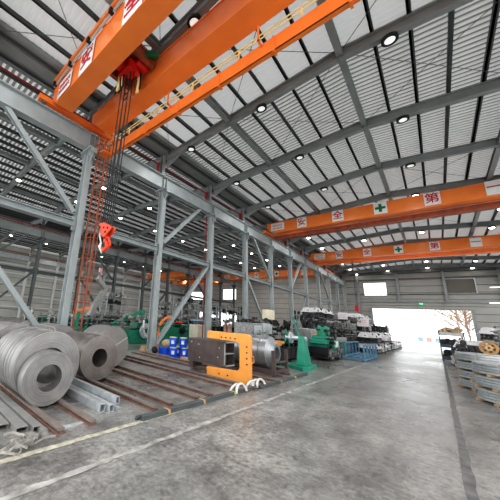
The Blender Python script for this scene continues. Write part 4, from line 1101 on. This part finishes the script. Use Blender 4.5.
# ------------------------------------------------------------------ right side: flat strip coils on the floor
def strip_ring(x, y, z, R, r, h, lab, seed, n=4):
    rnd = random.Random(seed); t = thing('strip_coil', lab, 'strip coil', (x, y, z)); w = (h-.06)/n
    bm = B()
    for i in range(n):
        z0 = .06+i*w; dr = rnd.uniform(-.03, .03)
        lathe(bm, [(z0+.004, r), (z0+w-.008, r), (z0+w-.008, R+dr), (z0+.004, R+dr)], (x+rnd.uniform(-.02,.02), y+rnd.uniform(-.02,.02), z), 'z', 72)
    obj('winding', bm, 'galv', t, smooth=True)
    bm = B()
    for k in range(4):
        a = k*PI/4+rnd.uniform(-.1,.1); d = Vector((math.cos(a), math.sin(a), 0))*(R+.04); c = Vector((x, y, z+.03)); bar(bm, c-d, c+d, .1, .055)
    obj('wood_spacer', bm, 'wood', t)
    for k in range(5):
        a = k*2*PI/5+.4+rnd.uniform(-.2,.2); cs, sn = math.cos(a), math.sin(a)
        bm = B(); ribbon(bm, [(x+(r-.01)*cs, y+(r-.01)*sn, z+h), (x+(R+.035)*cs, y+(R+.035)*sn, z+h), (x+(R+.035)*cs, y+(R+.035)*sn, z+.04), (x+(r-.01)*cs, y+(r-.01)*sn, z+.04)], .04, .006, side=(-sn, cs, 0))
        obj('steel_band', bm, 'strap_grey', t)
    return t
LV = ['bottom', 'second', 'third', 'top']
for q in range(3): strip_ring(1.62, 11.9+.05*q, q*.33, 1.05-.02*q, .55, .33, 'flat silver strip coil in the nearest right hand stack, %s layer' % LV[q], 50+q)
for q in range(4): strip_ring(1.45, 14.3, q*.28, 1.12, .6, .28, 'flat silver strip coil in the second right hand stack, %s layer' % LV[q], 60+q, 3)
for q in range(2): strip_ring(3.9, 12.4, q*.33, 1.05, .55, .33, 'flat strip coil in the stack at the far right, %s layer' % LV[q], 70+q)
# wooden reel
t = thing('cable_reel', 'brown spoked wooden reel wheel standing on the strip coils', 'reel', (1.25, 13.6, .9))
rx, ry, rz_, RR = 1.08, 13.45, 1.35, .21
bm = B(); lathe(bm, [(-.05, RR-.07), (.05, RR-.07), (.05, RR), (-.05, RR)], (rx, ry, rz_), 'y', 36); obj('rim', bm, 'reelwood', t)
bm = B()
for k in range(6): a = k*PI/3+.2; bar(bm, (rx, ry, rz_), (rx+(RR-.05)*math.cos(a), ry, rz_+(RR-.05)*math.sin(a)), .06, .06, up=(0,1,0))
obj('spokes', bm, 'reelwood', t)
bm = B(); disc(bm, (rx, ry, rz_), .09, .16, 'y', 20, hole=.03); obj('hub', bm, 'wood', t)
# stacks behind
GR = 'parts pallets behind the strip coils'
RP = [(1.05, 17.2, 0, 0), (1.05, 17.2, .76, 0), (2.4, 16.6, 0, 0), (2.4, 16.6, .76, 0), (2.4, 16.6, 1.52, 1), (3.9, 16.8, 0, 0), (3.9, 16.8, .76, 3), (3.9, 16.8, 1.52, 1),
      (1.1, 20.0, 0, 0), (1.1, 20.0, .76, 1), (2.5, 20.2, 0, 0), (2.5, 20.2, .76, 0), (2.5, 20.2, 1.52, 2), (4.0, 20.4, 0, 0), (4.0, 20.4, .76, 0), (4.0, 20.4, 1.52, 1),
      (2.3, 24.2, 0, 0), (2.3, 24.2, .76, 2), (2.3, 24.2, 1.52, 1), (3.8, 24.4, 0, 0), (3.8, 24.4, .76, 1), (1.0, 23.5, 0, 2), (1.0, 23.5, .76, 0)]
for x, y, z, vi in RP:
    put_unit(vi, x, y, z, rnd.uniform(-.06, .06), 'pallet of grey rollers wrapped in white plastic behind the strip coils' if vi % 2 else 'pallet of bare dark rollers stacked behind the strip coils', GR+(' wrapped' if vi % 2 else ' bare'))
# stillage tower near the doorway
for q in range(3):
    x, y, z = .62, 28.4, q*.8
    t = thing('steel_stillage', ('blue grey steel stillage at the bottom of the tower by the right of the doorway', 'middle blue grey steel stillage of the tower by the doorway', 'topmost stillage of the doorway tower, heaped with olive bundles')[q], 'stillage', (x, y, z))
    for sx in (-1, 1):
        for sy in (-1, 1): bm = B(); box(bm, x+sx*.6-.03, x+sx*.6+.03, y+sy*.9-.03, y+sy*.9+.03, z, z+(.8 if q < 2 else .35)); obj('post', bm, 'steel_dark', t)
    bm = B(); box(bm, x-.6, x+.6, y-.9, y+.9, z+.08, z+.14); box(bm, x-.6, x+.6, y-.93, y-.9, z+.14, z+.3); box(bm, x-.63, x-.6, y-.9, y+.9, z+.14, z+.3); obj('tray', bm, 'stillage_blue' if q < 2 else 'plastic', t)
    bm = B(); bits(bm, x-.5, x+.5, y-.8, y+.8, z+.2, z+.55, 90, random.Random(90+q), .17); obj('parts', bm, 'sack' if q == 2 else 'darkparts', t)
    if q == 2: bm = B(); box(bm, x-.55, x+.55, y-.85, y+.85, z+.14, z+.2); obj('white_liner', bm, 'plastic', t)

# ------------------------------------------------------------------ outside the doorway
def tree(x, y, h, lab, leaf, seed, nb=9, dens=26):
    rnd = random.Random(seed); t = thing('tree', lab, 'tree', (x, y, -.03))
    bm = B(); path(bm, [(x, y, -.03), (x+.1, y, h*.25), (x-.05, y, h*.5), (x+.1, y, h*.8)], .11, 8); tips = []
    for i in range(nb):
        a = i*2.4; z = h*(.25+.5*i/nb); L = h*rnd.uniform(.28, .5)
        p0 = Vector((x, y, z)); p1 = p0+Vector((math.cos(a)*L*.5, math.sin(a)*L*.4, L*.35)); p2 = p0+Vector((math.cos(a)*L, math.sin(a)*L*.8, L*.75))
        path(bm, [p0, p1, p2], .05, 5); tips += [p1, p2, (p1+p2)/2]
        for j in range(3):
            q = p1.lerp(p2, rnd.random()); e = q+Vector((rnd.uniform(-1,1), rnd.uniform(-1,1), rnd.uniform(.1,1)))*L*.3; path(bm, [q, e], .03, 4); tips.append(e)
    obj('trunk', bm, 'bark', t)
    bm = B()
    for p in tips:
        for j in range(dens):
            c = p+Vector((rnd.gauss(0,.28), rnd.gauss(0,.28), rnd.gauss(0,.28))); s = rnd.uniform(.05, .1)
            d1 = Vector((rnd.uniform(-1,1), rnd.uniform(-1,1), rnd.uniform(-1,1))).normalized()*s; d2 = d1.cross(Vector((rnd.uniform(-1,1), 1, .3))).normalized()*s*.6
            bm.faces.new([bm.verts.new(q) for q in (c-d1, c+d2, c+d1, c-d2)])
    obj('foliage', bm, leaf, t)
tree(3.0, 57, 6.8, 'sparse orange brown tree outside, right in the bright doorway', 'leafA', 3, 22, 12)
tree(2.6, 68, 8.2, 'paler yellow green tree outside, behind the orange brown tree', 'leafB', 8, 18, 10)
t = thing('site_fence', 'low fence with pale blue and red panels far outside the doorway', 'fence', (-1.0, 66, -.03))
for i in range(6):
    x = -2.6+i*.55
    bm = B(); box(bm, x, x+.5, 66, 66.06, .5, 1.25); obj('panel', bm, ('paleblue', 'paper', 'palered', 'paper', 'paleblue', 'paper')[i], t)
    bm = B(); box(bm, x-.05, x, 65.98, 66.08, -.03, 1.6); obj('post', bm, 'steel_paint', t)

# ------------------------------------------------------------------ camera
right, down, fwd = Vector(Wm[0]), Vector(Wm[1]), Vector(Wm[2])
rot = Matrix((right, -down, -fwd)).transposed()
co.matrix_world = Matrix.Translation((0, 0, 1.6)) @ rot.to_4x4()
cam.sensor_fit = 'HORIZONTAL'; cam.sensor_width = 36; cam.lens = F*36/500
cam.shift_x = (250-167)/500; cam.shift_y = 0
cam.clip_start = .05; cam.clip_end = 500
SC.camera = co

# ------------------------------------------------------------------ light
w = bpy.data.worlds.new('world'); SC.world = w; w.use_nodes = True
bg = w.node_tree.nodes['Background']; bg.inputs[0].default_value = (.96, .98, 1, 1); bg.inputs[1].default_value = 2.4
def area(name, loc, size, power, rotx=0, col=(1,1,1)):
    l = bpy.data.lights.new(name, 'AREA'); l.shape = 'DISK'; l.size = size; l.energy = power; l.color = col
    o = bpy.data.objects.new(name, l); COL.objects.link(o); o.location = loc; o.rotation_euler = (rotx, 0, 0); return o
for x in (-8.1, -4.25, .03, 4.1):
    for k in range(1, 12, 2): area('lamp_light', (x, YB[k], roof_z(x, AISLES[0])-.34), .34, 70)
for x in (-14.4, -22.8):
    for k in range(1, 12, 2): area('lamp_light', (x, YB[k], 9.8), .34, 90)
for x in (-31, -40):
    for k in range(2, 12, 3): area('lamp_light', (x, YB[k], 9.8), .34, 90)
GROUPS = {'steel_column': 'steel columns of the hall', 'high_bay_lamp': 'round lamps under the roof', 'overhead_crane': 'orange overhead cranes', 'runway_beam': 'crane runway beams',
 'longitudinal_strut': 'horizontal struts of the column rows', 'diagonal_brace': 'diagonal braces between the columns', 'steel_coil': 'steel coils', 'skid_rail': 'skid rails on the floor',
 'square_tube': 'square tubes on the floor', 'steel_channel': 'pale channels at the lower left', 'rod_bundle': 'taped rod bundles', 'webbing_sling': 'white slings on the rod bundle', 'steel_offcut': 'short offcuts',
 'metal_pail': 'blue pails', 'roll_forming_machine': 'roll forming lines', 'roller_rack': 'shelf racks of rollers', 'strip_coil': 'flat strip coils', 'steel_stillage': 'stillages of the doorway tower',
 'paper_sheet': 'paper notices on the stacks', 'tree': 'trees outside the doorway', 'tube_light': 'tube lights on the far wall', 'painted_line': 'painted floor lines'}
for o in SC.objects:
    b_ = o.name.split('.')[0]
    if o.parent is None and b_ in GROUPS and 'group' not in o.keys() and 'label' in o.keys(): o['group'] = GROUPS[b_]
SC.view_settings.view_transform = 'Standard'
for lk in ('Medium High Contrast', 'Standard - Medium High Contrast'):
    try: SC.view_settings.look = lk; print('LOOK', lk); break
    except TypeError as e: print(str(e)[:300])
SC.view_settings.exposure = 0
